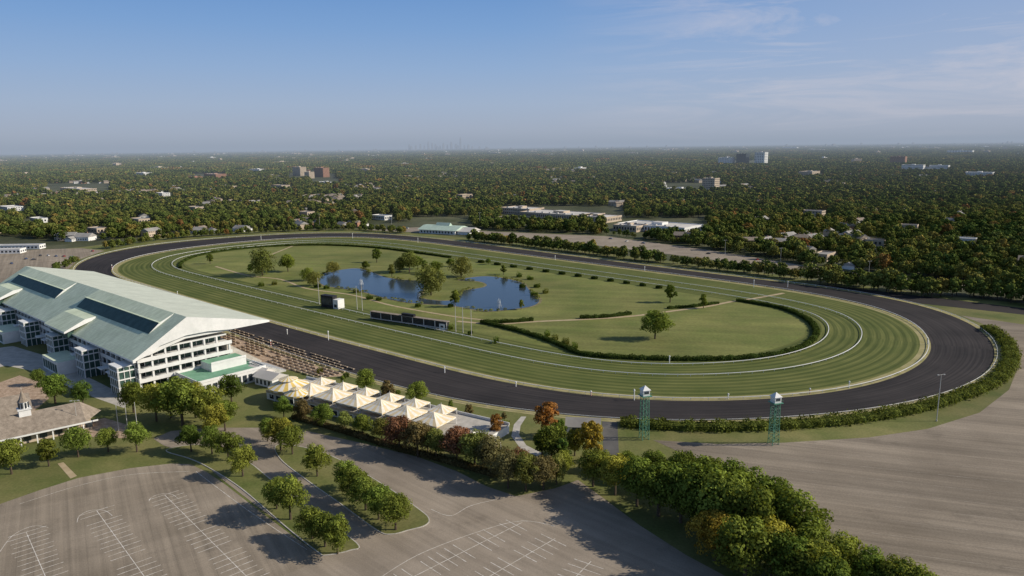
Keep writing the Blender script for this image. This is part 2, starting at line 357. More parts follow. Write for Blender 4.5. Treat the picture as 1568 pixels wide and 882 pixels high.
o0=P(1180,760)
for k in range(26):
    a=o0+n0*(k*9-60)+d0*rng.uniform(0,8)
    for j in range(11):
        q0=a+d0*(j*24); q1=q0+d0*21
        x_,y_=projnp(q0.x,q0.y); 
        if y_>690 and x_>1130+(y_-700)*1.45:
            strip(mk,q0,q1,.14,.075)
mk.build('parking_markings',[m_faint],fix=False)
# ------------------------------------------------------------ infield pond & paths
q=[(488,428),(500,418),(525,413),(548,411),(572,418),(590,425),(620,429),(646,431),(648,444),(640,454),(655,459),(690,461),(702,454),(706,446),(745,439),(735,431),(700,429),(742,423),(775,427),(800,434),(812,446),(826,459),(815,469),(780,474),(745,477),(710,471),(680,467),(640,465),(605,460),(575,452),(552,446),(520,441),(496,437)]
c=spx(q,True,5); a,_=resample(c,N=200,closed=True); a=gsm(a,1)
t=np.roll(a,-1,0)-np.roll(a,1,0); t/=np.hypot(t[:,0],t[:,1])[:,None]; nn=np.c_[t[:,1],-t[:,0]]
area=.5*np.sum(a[:,0]*np.roll(a[:,1],-1)-np.roll(a[:,0],-1)*a[:,1])
if area<0: nn=-nn
ribbon('pond_bank',a-nn*.2,a+nn*2.0,.09,m_bank,0,2,500)
sheet('pond_water',[tuple(x) for x in a],.12,m_water,px=False)
shore=a
def pathribbon(name,pts,w,z,mat):
    c=spx(pts)
    a,L=resample(c,step=4); t=np.gradient(a,axis=0); t/=np.hypot(t[:,0],t[:,1])[:,None]; n=np.c_[-t[:,1],t[:,0]]
    return ribbon(name,a-n*w/2,a+n*w/2,z,mat,0,w,L,closed=False)
pathribbon('infield_path',[(700,492),(760,496),(830,492),(900,489),(970,484),(1040,475),(1080,470),(1120,462),(1150,458),(1200,449)],3,.10,m_path)
pathribbon('infield_path',[(330,408),(380,422),(430,428),(470,442),(540,452),(600,468),(690,484),(740,490)],2.2,.11,m_path)
pathribbon('infield_path',[(395,398),(430,384),(455,374)],2.2,.10,m_path)
# ------------------------------------------------------------ foliage
def quads(pts,nrm,size,shade):
    n=len(pts); r=rng.normal(size=(n,3)); nn=nrm/np.linalg.norm(nrm,axis=1)[:,None]
    u=np.cross(nn,r); u/=np.linalg.norm(u,axis=1)[:,None]; w=np.cross(nn,u)
    s=(size*rng.uniform(.6,1.3,n))[:,None]; e=rng.uniform(.55,1,n)[:,None]
    v=np.empty((n,4,3)); v[:,0]=pts-u*s; v[:,1]=pts-w*s*e; v[:,2]=pts+u*s; v[:,3]=pts+w*s*e
    f=np.arange(4*n).reshape(n,4); return v.reshape(-1,3),f,np.repeat(shade,4)
def finish(name,v,f,sh,mats,wood=None,link=True):
    vs=v.tolist(); fs=f.tolist(); mi=[0]*len(fs); shs=sh.tolist()
    if wood:
        o=len(vs); vs+=wood.v; fs+=[tuple(o+k for k in q) for q in wood.f]; mi+=[1]*len(wood.f); shs+=[.7]*len(wood.v)  # also takes hedge cores, which get a darker tone
    me=bpy.data.meshes.new(name); me.from_pydata(vs,[],fs)
    for mm in mats: me.materials.append(mm)
    me.polygons.foreach_set('material_index',mi)
    ca=me.color_attributes.new(name='shade',type='FLOAT_COLOR',domain='POINT')
    s=np.array(shs); ca.data.foreach_set('color',np.c_[s,s,s,np.ones(len(s))].ravel())
    return me
def crown(ncl,nleaf,leaf,H=10,Rr=4.2,z0=.2,wood=True,shape='round'):
    cs=[];rad=[]
    for i in range(ncl):
        ph=2*math.pi*(i*.618+rng.uniform(0,.12)); t=(i+.5)/ncl
        z=z0+.13+(.93-z0-.2)*t
        prof={'round':math.sin(math.pi*min(1,max(0,(z-z0+.12)/(1.06-z0))))**.7,'cone':1.05*(1-(z-z0)/(1-z0))**.6,'willow':math.sin(math.pi*(z-z0+.25)/(1.3-z0))**.4}[shape]
        rr=Rr*prof*rng.uniform(.42,.84)
        if i%4==0: rr*=.35
        cs.append((rr*math.cos(ph),rr*math.sin(ph),z*H)); rad.append(Rr*rng.uniform(.20,.39)*(.75+.35*prof))
    cs=np.array(cs);rad=np.array(rad)
    prob=rad**2/np.sum(rad**2); k=rng.choice(ncl,nleaf,p=prob)
    d=rng.normal(size=(nleaf,3)); d/=np.linalg.norm(d,axis=1)[:,None]; d[:,2]=np.where(d[:,2]<-.55,-d[:,2],d[:,2])
    rj=rad[k]*rng.uniform(.70,1.20,nleaf)
    sq=np.array([1,1,.82 if shape!='willow' else 1.15])
    p=cs[k]+d*rj[:,None]*sq
    clsh=rng.uniform(.68,1.34,ncl)
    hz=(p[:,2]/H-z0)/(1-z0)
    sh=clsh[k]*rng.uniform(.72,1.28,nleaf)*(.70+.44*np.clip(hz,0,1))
    nr=d*1.5+rng.normal(size=(nleaf,3))*.5
    v,f,s=quads(p,nr,leaf,sh)
    w=None
    if wood:
        w=MB(); w.cyl(ID,0,0,-.3,z0*H+1.2,.30,.20,7,cap=False); w.cyl(ID,0,0,z0*H+1.2,.8*H,.20,.05,6,cap=False)
        for c in cs[::max(1,ncl//7)]:
            a=Vector((0,0,max(z0*H,c[2]*.55))); b=Vector(c); w.bar(a,a.lerp(b,.5)+Vector((0,0,.2)),.11,0,5); w.bar(a.lerp(b,.5)+Vector((0,0,.2)),b,.06,0,5)
    return v,f,s,w
protos={}
for kind,n,args in (('maple',7,dict(ncl=32,nleaf=4600,leaf=.21)),('oak',3,dict(ncl=30,nleaf=4400,leaf=.25,Rr=4.9,z0=.16)),('willow',3,dict(ncl=30,nleaf=4200,leaf=.26,Rr=5.8,z0=.05,shape='willow')),('pear',4,dict(ncl=18,nleaf=2800,leaf=.24,Rr=3.2,z0=.14,shape='round'))):
    protos[kind]=[]
    for i in range(n):
        v,f,s,w=crown(**args); protos[kind].append(finish(kind+'_tree',v,f,s,[m_leaf,m_bark],w))
G1=C(.130,.175,.033);G2=C(.172,.212,.040);G3=C(.100,.142,.030);YG=C(.25,.255,.045);YE=C(.36,.29,.05);OR=C(.36,.17,.05);RD=C(.19,.105,.06);BR=C(.165,.140,.06);OL=C(.175,.188,.05)
CM={'1':G1,'2':G2,'3':G3,'y':YG,'Y':YE,'o':OR,'r':RD,'b':BR,'l':OL}
def tree(kind,px,py,top,colr,wide=1.0):
    p=P(px,py); h=max(2.5,(py-top)/FPX*depth(p.x,p.y)/math.cos(PITCH))*1.06
    me=random.choice(protos[kind]); ob=bpy.data.objects.new(kind+'_tree',me); sc.collection.objects.link(ob)
    s=h/10; ob.location=(p.x,p.y,0); ob.scale=(s*wide*random.uniform(.86,1.1),s*wide*random.uniform(.86,1.1),s); ob.rotation_euler=(0,0,random.uniform(0,6.28))
    c=CM[colr]; j=random.uniform(.82,1.18); ob.color=(c[0]*j*random.uniform(.9,1.12),c[1]*j,c[2]*j,1)
TR='''m 85 618 572 1;m 128 622 583 3;m 60 590 565 3;p 75 714 668 2;m 18 726 672 2;m 120 700 654 2;m 166 692 655 2;m 210 692 646 2;m 205 632 584 1;m 240 645 588 y;m 280 652 578 2;m 318 652 590 2;m 300 640 585 y
m 262 640 592 1;m 345 660 612 2;m 355 618 573 3;m 330 668 618 y;m 293 692 650 1;m 325 696 652 2;m 350 706 660 1;m 372 730 682 2;m 430 690 640 y;m 448 696 652 2;m 410 676 640 2
m 445 796 728 2;m 424 780 732 2;m 478 826 775 2;m 517 848 790 2;m 498 838 785 1;m 486 730 680 2;m 532 752 704 2;m 560 782 730 2;m 606 812 755 2;m 580 796 742 1;m 546 768 716 1
m 435 640 608 1;m 465 645 612 b;m 496 655 618 1;m 528 660 630 l;m 556 668 634 1;m 585 676 640 l;m 612 690 636 r;m 640 700 645 b;m 668 704 655 l;m 700 708 652 r;m 727 716 658 l;m 752 728 668 b
m 778 748 690 b;m 805 752 692 l;m 832 750 698 b;m 852 742 696 l;m 790 730 685 r;m 862 728 690 y;m 655 690 650 b;m 715 700 664 r;m 740 712 665 b
p 838 668 612 o;p 858 672 640 1;m 845 708 648 1;p 905 705 640 Y;p 880 698 655 y;p 862 715 668 3;p 830 700 655 1
m 908 745 688 2;m 942 758 694 y;m 975 775 700 2;m 1008 790 704 1;m 1042 800 708 2;m 1075 815 712 1;m 1108 832 722 2;m 1140 850 735 1;m 1000 740 690 2;m 1045 750 690 1;m 1085 765 697 2;m 1120 785 705 1;m 1150 805 715 2;m 1182 826 730 1;m 1215 850 750 2
m 960 730 690 1;m 925 722 690 2;m 1094 860 780 Y;m 1140 892 790 2;m 1180 880 792 y;m 1200 905 815 1;m 1245 915 825 y;m 1290 895 815 2;m 1330 915 840 1;m 1372 930 850 2;m 1235 880 800 1;m 1410 945 868 2;m 1265 945 850 1
m 561 603 565 2;p 594 616 580 b;m 641 622 584 2;p 760 668 632 o;p 718 640 618 b;p 690 628 612 2;p 772 645 630 b;p 525 588 574 2;p 610 608 596 2
o 1003 519 476 2;p 1026 463 434 1;p 1077 472 449 1;w 402 422 385 l;o 441 416 390 2;p 322 404 388 1;p 383 418 404 1;p 577 402 380 1;o 627 417 386 l;o 640 412 392 2;w 660 452 412 l;w 706 424 396 l;o 690 408 396 1;w 510 420 402 l;w 480 438 418 l;w 470 430 412 2;p 697 470 443 2;p 798 474 458 2;p 771 421 405 1;o 748 405 396 1
p 600 424 404 l;o 668 420 400 2;p 650 418 398 3;w 612 416 398 l;o 560 413 400 1'''
KK={'m':'maple','p':'pear','o':'oak','w':'willow'}
for t in TR.replace('\n',';').split(';'):
    k,x,y,top,c=t.split(); tree(KK[k],float(x),float(y),float(top),c,1.06 if k=='m' else 1.0)
def hedge(name,pts,w,h,leaf=.3,col=G3,px=True,dens=1.3,bump=.25):
    c=spx(pts) if px else pts
    a,L=resample(c,step=2.0); t=np.gradient(a,axis=0); t/=np.maximum(1e-6,np.hypot(t[:,0],t[:,1]))[:,None]; nr=np.c_[-t[:,1],t[:,0]]
    n=int(L*(w+2*h)/(leaf*leaf*2)*dens)+20
    s=rng.uniform(0,len(a)-1.001,n); i=s.astype(int); fr=(s-i)[:,None]
    base=a[i]*(1-fr)+a[i+1]*fr; nb=nr[i]
    ph=rng.uniform(0,6)
    th=rng.uniform(0,math.pi,n); bm_=1+bump*np.sin(s*1.7+np.sin(s*.6+ph)*2)*.6+bump*rng.normal(size=n)*.35
    lat=np.sign(np.cos(th))*np.abs(np.cos(th))**.7*w/2*bm_; z=np.sin(th)**.6*h*bm_
    p=np.c_[base[:,0]+nb[:,0]*lat,base[:,1]+nb[:,1]*lat,np.maximum(.1,z)]
    nn=np.c_[nb[:,0]*np.cos(th),nb[:,1]*np.cos(th),np.sin(th)]+rng.normal(size=(n,3))*.5
    sh=rng.uniform(.7,1.3,n)*(1+.25*np.sin(s*.9+ph))
    v,f,sd=quads(p,nn,leaf,sh)
    core=MB()  # inner box added to block light, its colour darkened like hidden shade
    for k in range(len(a)-1):
        A=a[k]-nr[k]*w*.38;B=a[k]+nr[k]*w*.38;Cc=a[k+1]+nr[k+1]*w*.38;D=a[k+1]-nr[k+1]*w*.38; hh=h*.75; j=len(core.v)
        core.v+=[(A[0],A[1],0),(B[0],B[1],0),(Cc[0],Cc[1],0),(D[0],D[1],0),(A[0],A[1],hh),(B[0],B[1],hh),(Cc[0],Cc[1],hh),(D[0],D[1],hh)]
        for q in ((4,5,6,7),(0,4,7,3),(1,2,6,5)): core.f.append(tuple(j+x for x in q)); core.m.append(0)
    o=np.array([v[:,0].mean(),v[:,1].mean(),0]); core.v=[(x-o[0],y-o[1],z_) for x,y,z_ in core.v]
    me=finish(name,v-o,f,sd,[m_leaf,m_leaf],core); 
    ob=bpy.data.objects.new(name,me); sc.collection.objects.link(ob); ob.location=o; ob.color=col; return ob
hedge('boundary_hedge',[(950,650),(1060,657),(1180,655),(1300,646),(1400,629),(1470,609),(1520,588),(1546,560),(1545,535),(1530,515),(1508,503)],6.5,2.6,.42,C(.125,.15,.034),bump=.4)
HG=C(.06,.09,.022)
hedge('infield_hedge',[(1128,461),(1160,466),(1200,474),(1232,488),(1248,503),(1246,520),(1215,538),(1150,549),(1050,552),(950,549),(890,543),(868,534),(835,521),(790,507),(740,495)],3.2,2.0,.3,HG)
hedge('infield_hedge',[(735,495),(780,494),(816,491)],3,2,.3,HG)
hedge('infield_hedge',[(888,488),(930,486),(966,481)],3,2,.3,HG)
hedge('infield_hedge',[(1022,473),(1060,470),(1100,465)],2.5,1.6,.3,HG)
hedge('infield_hedge',[(276,411),(278,403),(300,393),(340,385),(400,379),(470,376),(530,377),(585,381),(640,388),(690,395)],2.6,1.8,.35,HG)
hedge('apron_hedge',[(560,600),(640,622),(720,641),(780,650)],1.5,1.2,.25,G2)
hedge('tent_hedge',[(450,640),(520,660),(600,685),(700,712),(760,730)],3,1.8,.3,C(.12,.10,.045))
for i in range(13):
    t=i/12; x=708+ (1005-708)*t; y=398+(441-398)*t
    hedge('clipped_hedge',[(x,y),(x+8,y+1.2)],2.5,2.2,.35,HG)
for x,y,r in ((850,521,4),(866,527,5),(880,534,4),(838,515,3),(760,525,2),(640,470,3),(566,458,4),(580,460,3),(818,452,5),(800,440,4),(812,428,4),(795,424,3),(486,440,4),(500,442,3),(545,448,3),(690,470,3),(420,436,2),(400,438,3),(690,505,2),(720,512,2),(530,578,2),(490,571,2),(822,440,4),(835,449,3)):
    hedge('shrub',[(x-r,y),(x+r,y+.6)],3.2,2.6,.3,random.choice([G1,G3,OL]),bump=.5)
mbv=[];mbf=[];mbs=[];cnt=0
for i in range(0,200):
    if math.sin(i*.35)+rng.uniform(-.6,.6)<.1: continue
    c=np.array([shore[i][0],shore[i][1],.6])+np.r_[rng.normal(size=2)*1.2,0]; n=70
    d=rng.normal(size=(n,3)); d/=np.linalg.norm(d,axis=1)[:,None]; d[:,2]=abs(d[:,2])
    v,f,s=quads(c+d*np.array([1.5,1.5,1.2])*rng.uniform(.7,1.2),d+rng.normal(size=(n,3))*.4,.3,rng.uniform(.7,1.3,n)*rng.uniform(.7,1.3))
    mbv.append(v);mbf.append(f+cnt);mbs.append(s);cnt+=len(v)
me=finish('shoreline_reeds',np.vstack(mbv),np.vstack(mbf),np.concatenate(mbs),[m_leaf]); ob=bpy.data.objects.new('shoreline_reeds',me); sc.collection.objects.link(ob); ob.color=OL
# ------------------------------------------------------------ woodland (instanced)
def proto_coll(name,meshes):
    c=bpy.data.collections.new(name)
    for i,me in enumerate(meshes):
        o=bpy.data.objects.new(name+'_member',me); c.objects.link(o)
    return c
def wood_protos(n,ncl,nleaf,leaf,**k):
    r=[]
    for i in range(n):
        v,f,s,w=crown(ncl,nleaf,leaf,**k); r.append(finish('woodland_tree_mesh',v,f,s,[m_wleaf,m_bark],w))
    return r
near_c=proto_coll('woodland_near',wood_protos(6,16,1000,.46,Rr=4.6,z0=.12))
mid_c=proto_coll('woodland_mid',wood_protos(5,10,260,.92,Rr=4.8,z0=.08,wood=False))
def patch(n,Rp):
    vs=[];fs=[];ss=[];c=0
    for i in range(n):
        r=Rp*math.sqrt(rng.random()); a=rng.uniform(0,6.28); h=rng.uniform(7,13)
        d=rng.normal(size=(26,3)); d/=np.linalg.norm(d,axis=1)[:,None]; d[:,2]=abs(d[:,2])
        p=np.array([r*math.cos(a),r*math.sin(a),h*.55])+d*np.array([5,5,h*.45])
        v,f,s=quads(p,d+rng.normal(size=(26,3))*.4,2.2,rng.uniform(.8,1.2,26)*rng.uniform(.65,1.4)); vs.append(v);fs.append(f+c);ss.append(s);c+=len(v)
    return finish('canopy_patch_mesh',np.vstack(vs),np.vstack(fs),np.concatenate(ss),[m_wleaf])
far_c=proto_coll('woodland_far',[patch(26,32) for _ in range(4)])
def scatter(name,pts,scl,coll):
    n=len(pts); me=bpy.data.meshes.new(name); me.from_pydata(pts.tolist(),[],[])
    a=me.attributes.new('scl','FLOAT_VECTOR','POINT'); a.data.foreach_set('vector',scl.ravel())
    a=me.attributes.new('rt','FLOAT_VECTOR','POINT'); rr=np.zeros((n,3)); rr[:,2]=rng.uniform(0,6.28,n); a.data.foreach_set('vector',rr.ravel())
    ob=bpy.data.objects.new(name,me); sc.collection.objects.link(ob)
    ng=bpy.data.node_groups.new(name+'_nodes','GeometryNodeTree')
    ng.interface.new_socket(name='Geometry',in_out='INPUT',socket_type='NodeSocketGeometry'); ng.interface.new_socket(name='Geometry',in_out='OUTPUT',socket_type='NodeSocketGeometry')
    gi=ng.nodes.new('NodeGroupInput'); go=ng.nodes.new('NodeGroupOutput'); ip=ng.nodes.new('GeometryNodeInstanceOnPoints')
    ci=ng.nodes.new('GeometryNodeCollectionInfo'); ci.inputs['Collection'].default_value=coll; ci.inputs['Separate Children'].default_value=True; ci.inputs['Reset Children'].default_value=True
    na=ng.nodes.new('GeometryNodeInputNamedAttribute'); na.data_type='FLOAT_VECTOR'; na.inputs['Name'].default_value='scl'
    nb=ng.nodes.new('GeometryNodeInputNamedAttribute'); nb.data_type='FLOAT_VECTOR'; nb.inputs['Name'].default_value='rt'
    er=ng.nodes.new('FunctionNodeEulerToRotation')
    L=ng.links; L.new(gi.outputs[0],ip.inputs['Points']); L.new(ci.outputs[0],ip.inputs['Instance']); ip.inputs['Pick Instance'].default_value=True
    L.new(nb.outputs['Attribute'],er.inputs[0]); L.new(er.outputs[0],ip.inputs['Rotation']); L.new(na.outputs['Attribute'],ip.inputs['Scale']); L.new(ip.outputs[0],go.inputs[0])
    md=ob.modifiers.new('scatter','NODES'); md.node_group=ng; return ob
bx=np.array([-2000,0,100,160,250,420,560,620,760,930,1080,1240,1300,1500,1568,4000]); by=np.array([350,360,371,369,361,351,348,343,353,360,381,406,412,432,440,640])
excl=[((630,722),(332,358)),((765,955),(316,345)),((925,1085),(334,362)),((1015,1105),(280,296)),((70,170),(281,298)),((440,515),(262,276)),((1095,1180),(246,254)),((285,352),(266,276)),((0,90),(366,384)),((476,522),(274,285)),((1380,1450),(258,264)),((560,640),(342,352))]
SB=[(60,340,36,14,6,0),(150,356,26,14,6,1),(215,341,30,16,6,1),(585,336,30,14,6,0),(1245,330,30,16,7,1),(1262,398,22,12,6,1),(1478,374,18,12,6,0),(1392,352,18,12,6,1),(18,322,50,25,7,0),(712,303,30,16,7,1),(300,322,30,16,6,1),(430,288,50,26,8,1),(395,262,80,40,10,0),(220,268,80,40,10,0),(180,252,110,50,10,1),(560,262,70,40,10,1),(1240,268,70,40,12,1),(1500,270,70,40,12,0),(40,268,70,40,10,1),(250,300,34,18,7,0),(1340,376,18,12,6,1),(470,330,24,14,6,1)]
for x,y,w_,d_,h_,k_ in SB:
    p=P(x,y); hw=.6*w_/depth(p.x,p.y)*FPX; ex=(y-224)*.075+1.5
    excl.append(((x-hw-2,x+hw+2),(y-.5*ex,y+ex)))
tn=math.tan(math.radians(42))
def grid(sp,y0,y1,jit=.45):
    ys=np.arange(y0,y1,sp); out=[]
    for y in ys:
        w=y*tn+60; xs=np.arange(-w,w,sp); out.append(np.c_[xs+rng.uniform(-jit,jit,len(xs))*sp,y+rng.uniform(-jit,jit,len(xs))*sp])
    return np.vstack(out)
def filt(p,bound=True):
    x,y=projnp(p[:,0],p[:,1]); ok=np.ones(len(p),bool)
    if bound: ok&= y<np.interp(x,bx,by)
    for (x0,x1),(y0,y1) in excl: ok&=~((x>x0)&(x<x1)&(y>y0)&(y<y1))
    return p[ok]
ca,sa=math.cos(GA),math.sin(GA)
def streets(p,pw=.8):
    a=p[:,0]*ca+p[:,1]*sa; b=-p[:,0]*sa+p[:,1]*ca
    a=a+18*np.sin(b/170); on=((a%104)<14)|((b%235)<17); return on
houses=[]
def clear(p,th):
    nv=np.array([noise.noise(Vector((x*.0035,y*.0035,3.3)))+.5*noise.noise(Vector((x*.012,y*.012,1.3))) for x,y in p]); return nv>th
def mk_s(p,lo,hi,zf=1.0):
    s=lo+(hi-lo)*rng.random(len(p))**1.3; return np.c_[s,s,s*zf*rng.uniform(.85,1.2,len(p))]
p1=filt(grid(10.2,380,1250)); st=streets(p1); cl=clear(p1,.43); hs=p1[(cl&(rng.random(len(p1))<.25))|(st&(rng.random(len(p1))<.05))]; houses.append(hs); p1=p1[~(st&(rng.random(len(p1))<.5))&~(cl&(rng.random(len(p1))<.65))]
p2=filt(grid(12.7,1250,3000)); st=streets(p2); cl=clear(p2,.42); hs=p2[(cl&(rng.random(len(p2))<.25))|(st&(rng.random(len(p2))<.05))]; houses.append(hs); p2=p2[~(st&(rng.random(len(p2))<.5))&~(cl&(rng.random(len(p2))<.7))]
p3=filt(grid(52,3000,8000)); cl=clear(p3,.40); houses.append(np.repeat(p3[cl],2,0)+rng.uniform(-22,22,(2*cl.sum(),2))); p3=p3[~(cl&(rng.random(len(p3))<.65))]
p4=filt(grid(170,8000,26000)); cl=clear(p4,.38); h4=p4[cl&(rng.random(len(p4))<.25)]; p4=p4[~(cl&(rng.random(len(p4))<.5))]
z=lambda p:np.c_[p,np.zeros(len(p))]
scatter('woodland',z(p1),mk_s(p1,.8,1.7,.95),near_c)
scatter('woodland',z(p2),mk_s(p2,1.0,2.0,.82),mid_c)
s3=mk_s(p3,1.0,1.4,.95); scatter('distant_woodland',z(p3),s3,far_c)
s4=mk_s(p4,2.6,4.0,1); s4[:,2]=rng.uniform(.8,1.6,len(p4)); scatter('distant_woodland',z(p4),s4,far_c)
def belt(name,pts,width,sp,lo,hi):
    c,L=resample(spx(pts),step=sp); t=np.gradient(c,axis=0); t/=np.hypot(t[:,0],t[:,1])[:,None]; n=np.c_[-t[:,1],t[:,0]]; out=[]
    for w in np.arange(-width/2,width/2+.1,sp): out.append(c+n*w+rng.uniform(-.35,.35,c.shape)*sp)
    p=np.vstack(out); p=p[rng.random(len(p))>.1]; scatter(name,z(p),mk_s(p,lo,hi,1),near_c)
belt('tree_belt',[(725,368),(800,376),(900,388),(1000,400),(1100,412),(1222,427)],11,6.5,.8,1.3)
belt('tree_belt',[(1248,430),(1320,440),(1400,449),(1458,455)],18,7.5,1.1,1.7)
belt('tree_belt',[(1488,452),(1568,462),(1800,490)],20,8,1.2,1.8)
belt('tree_belt',[(165,381),(210,372),(280,364),(350,359),(440,354),(540,352),(620,357)],10,7,.6,1.0)
belt('tree_belt',[(75,418),(95,410),(110,402)],6,7,.6,.9)
belt('tree_belt',[(1230,402),(1300,410),(1568,438)],14,9,.8,1.3)
belt('tree_belt',[(730,350),(800,349),(900,356),(1000,366),(1100,380)],6,9,.5,.85)
def house_mesh(w,d,h,rm,wm):
    b=MB(); b.box(ID,-w/2,w/2,-d/2,d/2,0,h,0)
    b.prism(ID,[(-d/2-.5,h-.1),(0,h+d*.28),(d/2+.5,h-.1)],-w/2-.4,w/2+.4,1)
    for x in np.arange(-w/2+1.5,w/2-1,2.6):
        for s in (-1,1): b.box(ID,x,x+1.2,s*d/2-.03,s*d/2+.03,1,2.3,2)
        if h>4: 
            for s in (-1,1): b.box(ID,x,x+1.2,s*d/2-.03,s*d/2+.03,3.8,5,2)
    b.box(ID,w*.2,w*.2+.8,-.4,.4,h,h+d*.28+.8,3)
    me=bpy.data.meshes.new('house_mesh'); me.from_pydata(b.v,[],b.f)
    for mm in (wm,rm,m_glass,m_brick): me.materials.append(mm)
    me.polygons.foreach_set('material_index',b.m); return me
hc=proto_coll('house_types',[house_mesh(14,9,3,m_grey,m_white),house_mesh(12,9,5.6,m_shingle,m_tan),house_mesh(17,10,5.6,m_grey,m_tan),house_mesh(18,12,4,m_grey,m_white),house_mesh(16,10,5.6,m_shingle,m_brick)])
hp=np.vstack(houses); hh=scatter('suburban_houses',z(hp),np.ones((len(hp),3))*rng.uniform(.9,1.25,(len(hp),1)),hc)
def block_mesh(w,d,h,wm,rm):
    b=MB(); b.box(ID,-w/2,w/2,-d/2,d/2,0,h,0,1); b.box(ID,-w*.2,w*.1,-d*.2,d*.2,h,h+3,0,1)
    for zz in np.arange(1.5,h-1.5,4): 
        for s in (-1,1): b.box(ID,-w/2+1,w/2-1,s*d/2-.05,s*d/2+.05,zz,zz+1.6,2)
    me=bpy.data.meshes.new('block_mesh'); me.from_pydata(b.v,[],b.f)
    for mm in (wm,rm,m_glass): me.materials.append(mm)
    me.polygons.foreach_set('material_index',b.m); return me
bc=proto_coll('block_types',[block_mesh(60,40,9,m_white,m_lroof),block_mesh(90,50,8,m_tan,m_lroof),block_mesh(50,25,16,m_tan,m_grey),block_mesh(120,60,10,m_tan,m_white)])
p5=filt(grid(260,2600,9000)); p5=p5[rng.random(len(p5))<.06]; s5=np.ones((len(p5),3))*rng.uniform(.5,.9,(len(p5),1)); s5[:,2]*=1.8
h4s=np.ones((len(h4),3))*rng.uniform(.8,1.6,(len(h4),1)); 
scatter('distant_commercial_buildings',z(np.vstack([p5,h4])),np.vstack([s5,h4s*np.array([1,1,1.4])]),bc)
# ------------------------------------------------------------ individual distant buildings
def building(name,px,py,w,d,h,walls,roof,floors=1,ang=GA,pent=True,gap=4.0):
    p=P(px,py); F=frame(p.x,p.y,ang); b=MB()
    b.box(F,-w/2,w/2,-d/2,d/2,0,h,0,1)
    for (x0,x1,y0,y1) in ((-w/2,w/2,-d/2-.15,-d/2+.25),(-w/2,w/2,d/2-.25,d/2+.15),(-w/2-.15,-w/2+.25,-d/2+.25,d/2-.25),(w/2-.25,w/2+.15,-d/2+.25,d/2-.25)): b.box(F,x0,x1,y0,y1,h+.01,h+.9,0)
    if pent:
        b.box(F,-w*.08,w*.08,-d*.15,d*.15,h+.01,h+3.2,0,1)
        for k in range(int(w/14)): b.box(F,-w/2+6+k*14,-w/2+9+k*14,-d*.3,-d*.3+2.5,h+.01,h+1.7,3)
    fh=h/floors
    for fl in range(floors):
        z0=fl*fh+fh*.32; z1=fl*fh+fh*.78
        for s in (-1,1):
            x=-w/2+1.2
            while x<w/2-gap*.6: b.box(F,x,x+gap*.55,s*d/2-.06,s*d/2+.06,z0,z1,2); x+=gap
            y=-d/2+1.2
            while y<d/2-gap*.6: b.box(F,s*w/2-.06,s*w/2+.06,y,y+gap*.55,z0,z1,2); y+=gap
    return b.build(name,[walls,roof,m_glass,m_steel])
for x,y,w_,d_,h_,k_ in SB: building('suburban_building',x,y,w_,d_,h_,m_white if k_==0 else m_tan,m_lroof if k_==0 else m_grey,max(1,int(h_/3.5)),ang=GA+random.choice((0,.1,1.57)),pent=w_>50)
building('warehouse',860,333,120,52,7,m_tan,m_lroof,1)
building('warehouse',915,338,55,40,7,m_tan,m_lroof,1)
building('warehouse',800,327,60,36,9,m_tan,m_lroof,2)
building('school_building',1010,352,95,48,7,m_white,m_lroof,1)
building('school_building',965,353,34,26,7,m_tan,m_lroof,1)
building('apartment_block',493,271,60,28,34,m_brick,m_brick,9)
building('apartment_block',459,269,55,28,34,m_tan,m_lroof,9)
building('apartment_block',474,273,30,22,22,m_tan,m_lroof,6)
building('brick_hospital',330,275,90,40,20,m_brick,m_lroof,5)
building('brick_hospital',300,277,40,30,14,m_brick,m_lroof,4)
building('low_offices',345,290,70,40,9,m_tan,m_lroof,2)
building('low_offices',120,294,150,40,10,m_tan,m_lroof,2)
building('low_offices',275,289,60,30,8,m_brick,m_grey,2)
building('low_offices',500,283,70,30,8,m_white,m_lroof,2)
building('office_block',1112,253,70,40,38,m_white,m_grey,8,gap=9)
building('office_block',1137,253,50,40,55,m_glass,m_grey,8,gap=9)
building('office_block',1165,253,50,40,62,m_white,m_grey,8,gap=9)
building('office_tower',1088,294,30,24,30,m_tan,m_grey,7)
building('low_offices',1042,294,60,30,8,m_white,m_grey,2)
building('low_offices',1398,262,70,30,22,m_white,m_lroof,4)
building('low_offices',1438,262,60,30,20,m_white,m_lroof,4)
building('low_offices',1470,236,180,60,30,m_white,m_lroof,3,gap=20)
building('low_offices',1210,228,260,80,30,m_white,m_lroof,3,gap=20)
building('low_offices',262,236,160,60,30,m_white,m_lroof,3,gap=20)
building('brick_hospital',1375,254,60,30,40,m_brick,m_grey,7,gap=8)
building('shopping_centre',1290,288,60,25,9,m_tan,m_lroof,2)
building('stable_block',30,381,50,12,4,m_white,m_lroof,1,ang=.05,pent=False)
building('stable_block',-10,388,60,12,4,m_white,m_lroof,1,ang=.1,pent=False)
building('stable_block',20,352,40,25,6,m_tan,m_lroof,1,pent=False)
p=P(680,356); F=frame(p.x,p.y,GA+.25); b=MB()
b.box(F,-26,26,-16,16,0,5,0); b.prism(F,[(-18,4.8),(-4,9),(4,9),(18,4.8)],-28,28,1)
for k in range(11): b.box(F,-24+k*4.4,-21.6+k*4.4,-16.1,-15.9,1,3.4,2)
for k in range(7): b.box(F,25.9,26.1,-14+k*4.2,-11.6+k*4.2,1,3.4,2)
b.prism(F,[(-4,9),(0,12.5),(4,9)],-10,10,1)
b.box(F,26.2,44,-12,12,0,4,0); b.prism(F,[(-13.5,3.8),(0,8),(13.5,3.8)],26.5,46,3)
b.build('green_roofed_pavilion',[m_white,m_groof,m_glass,m_lroof])
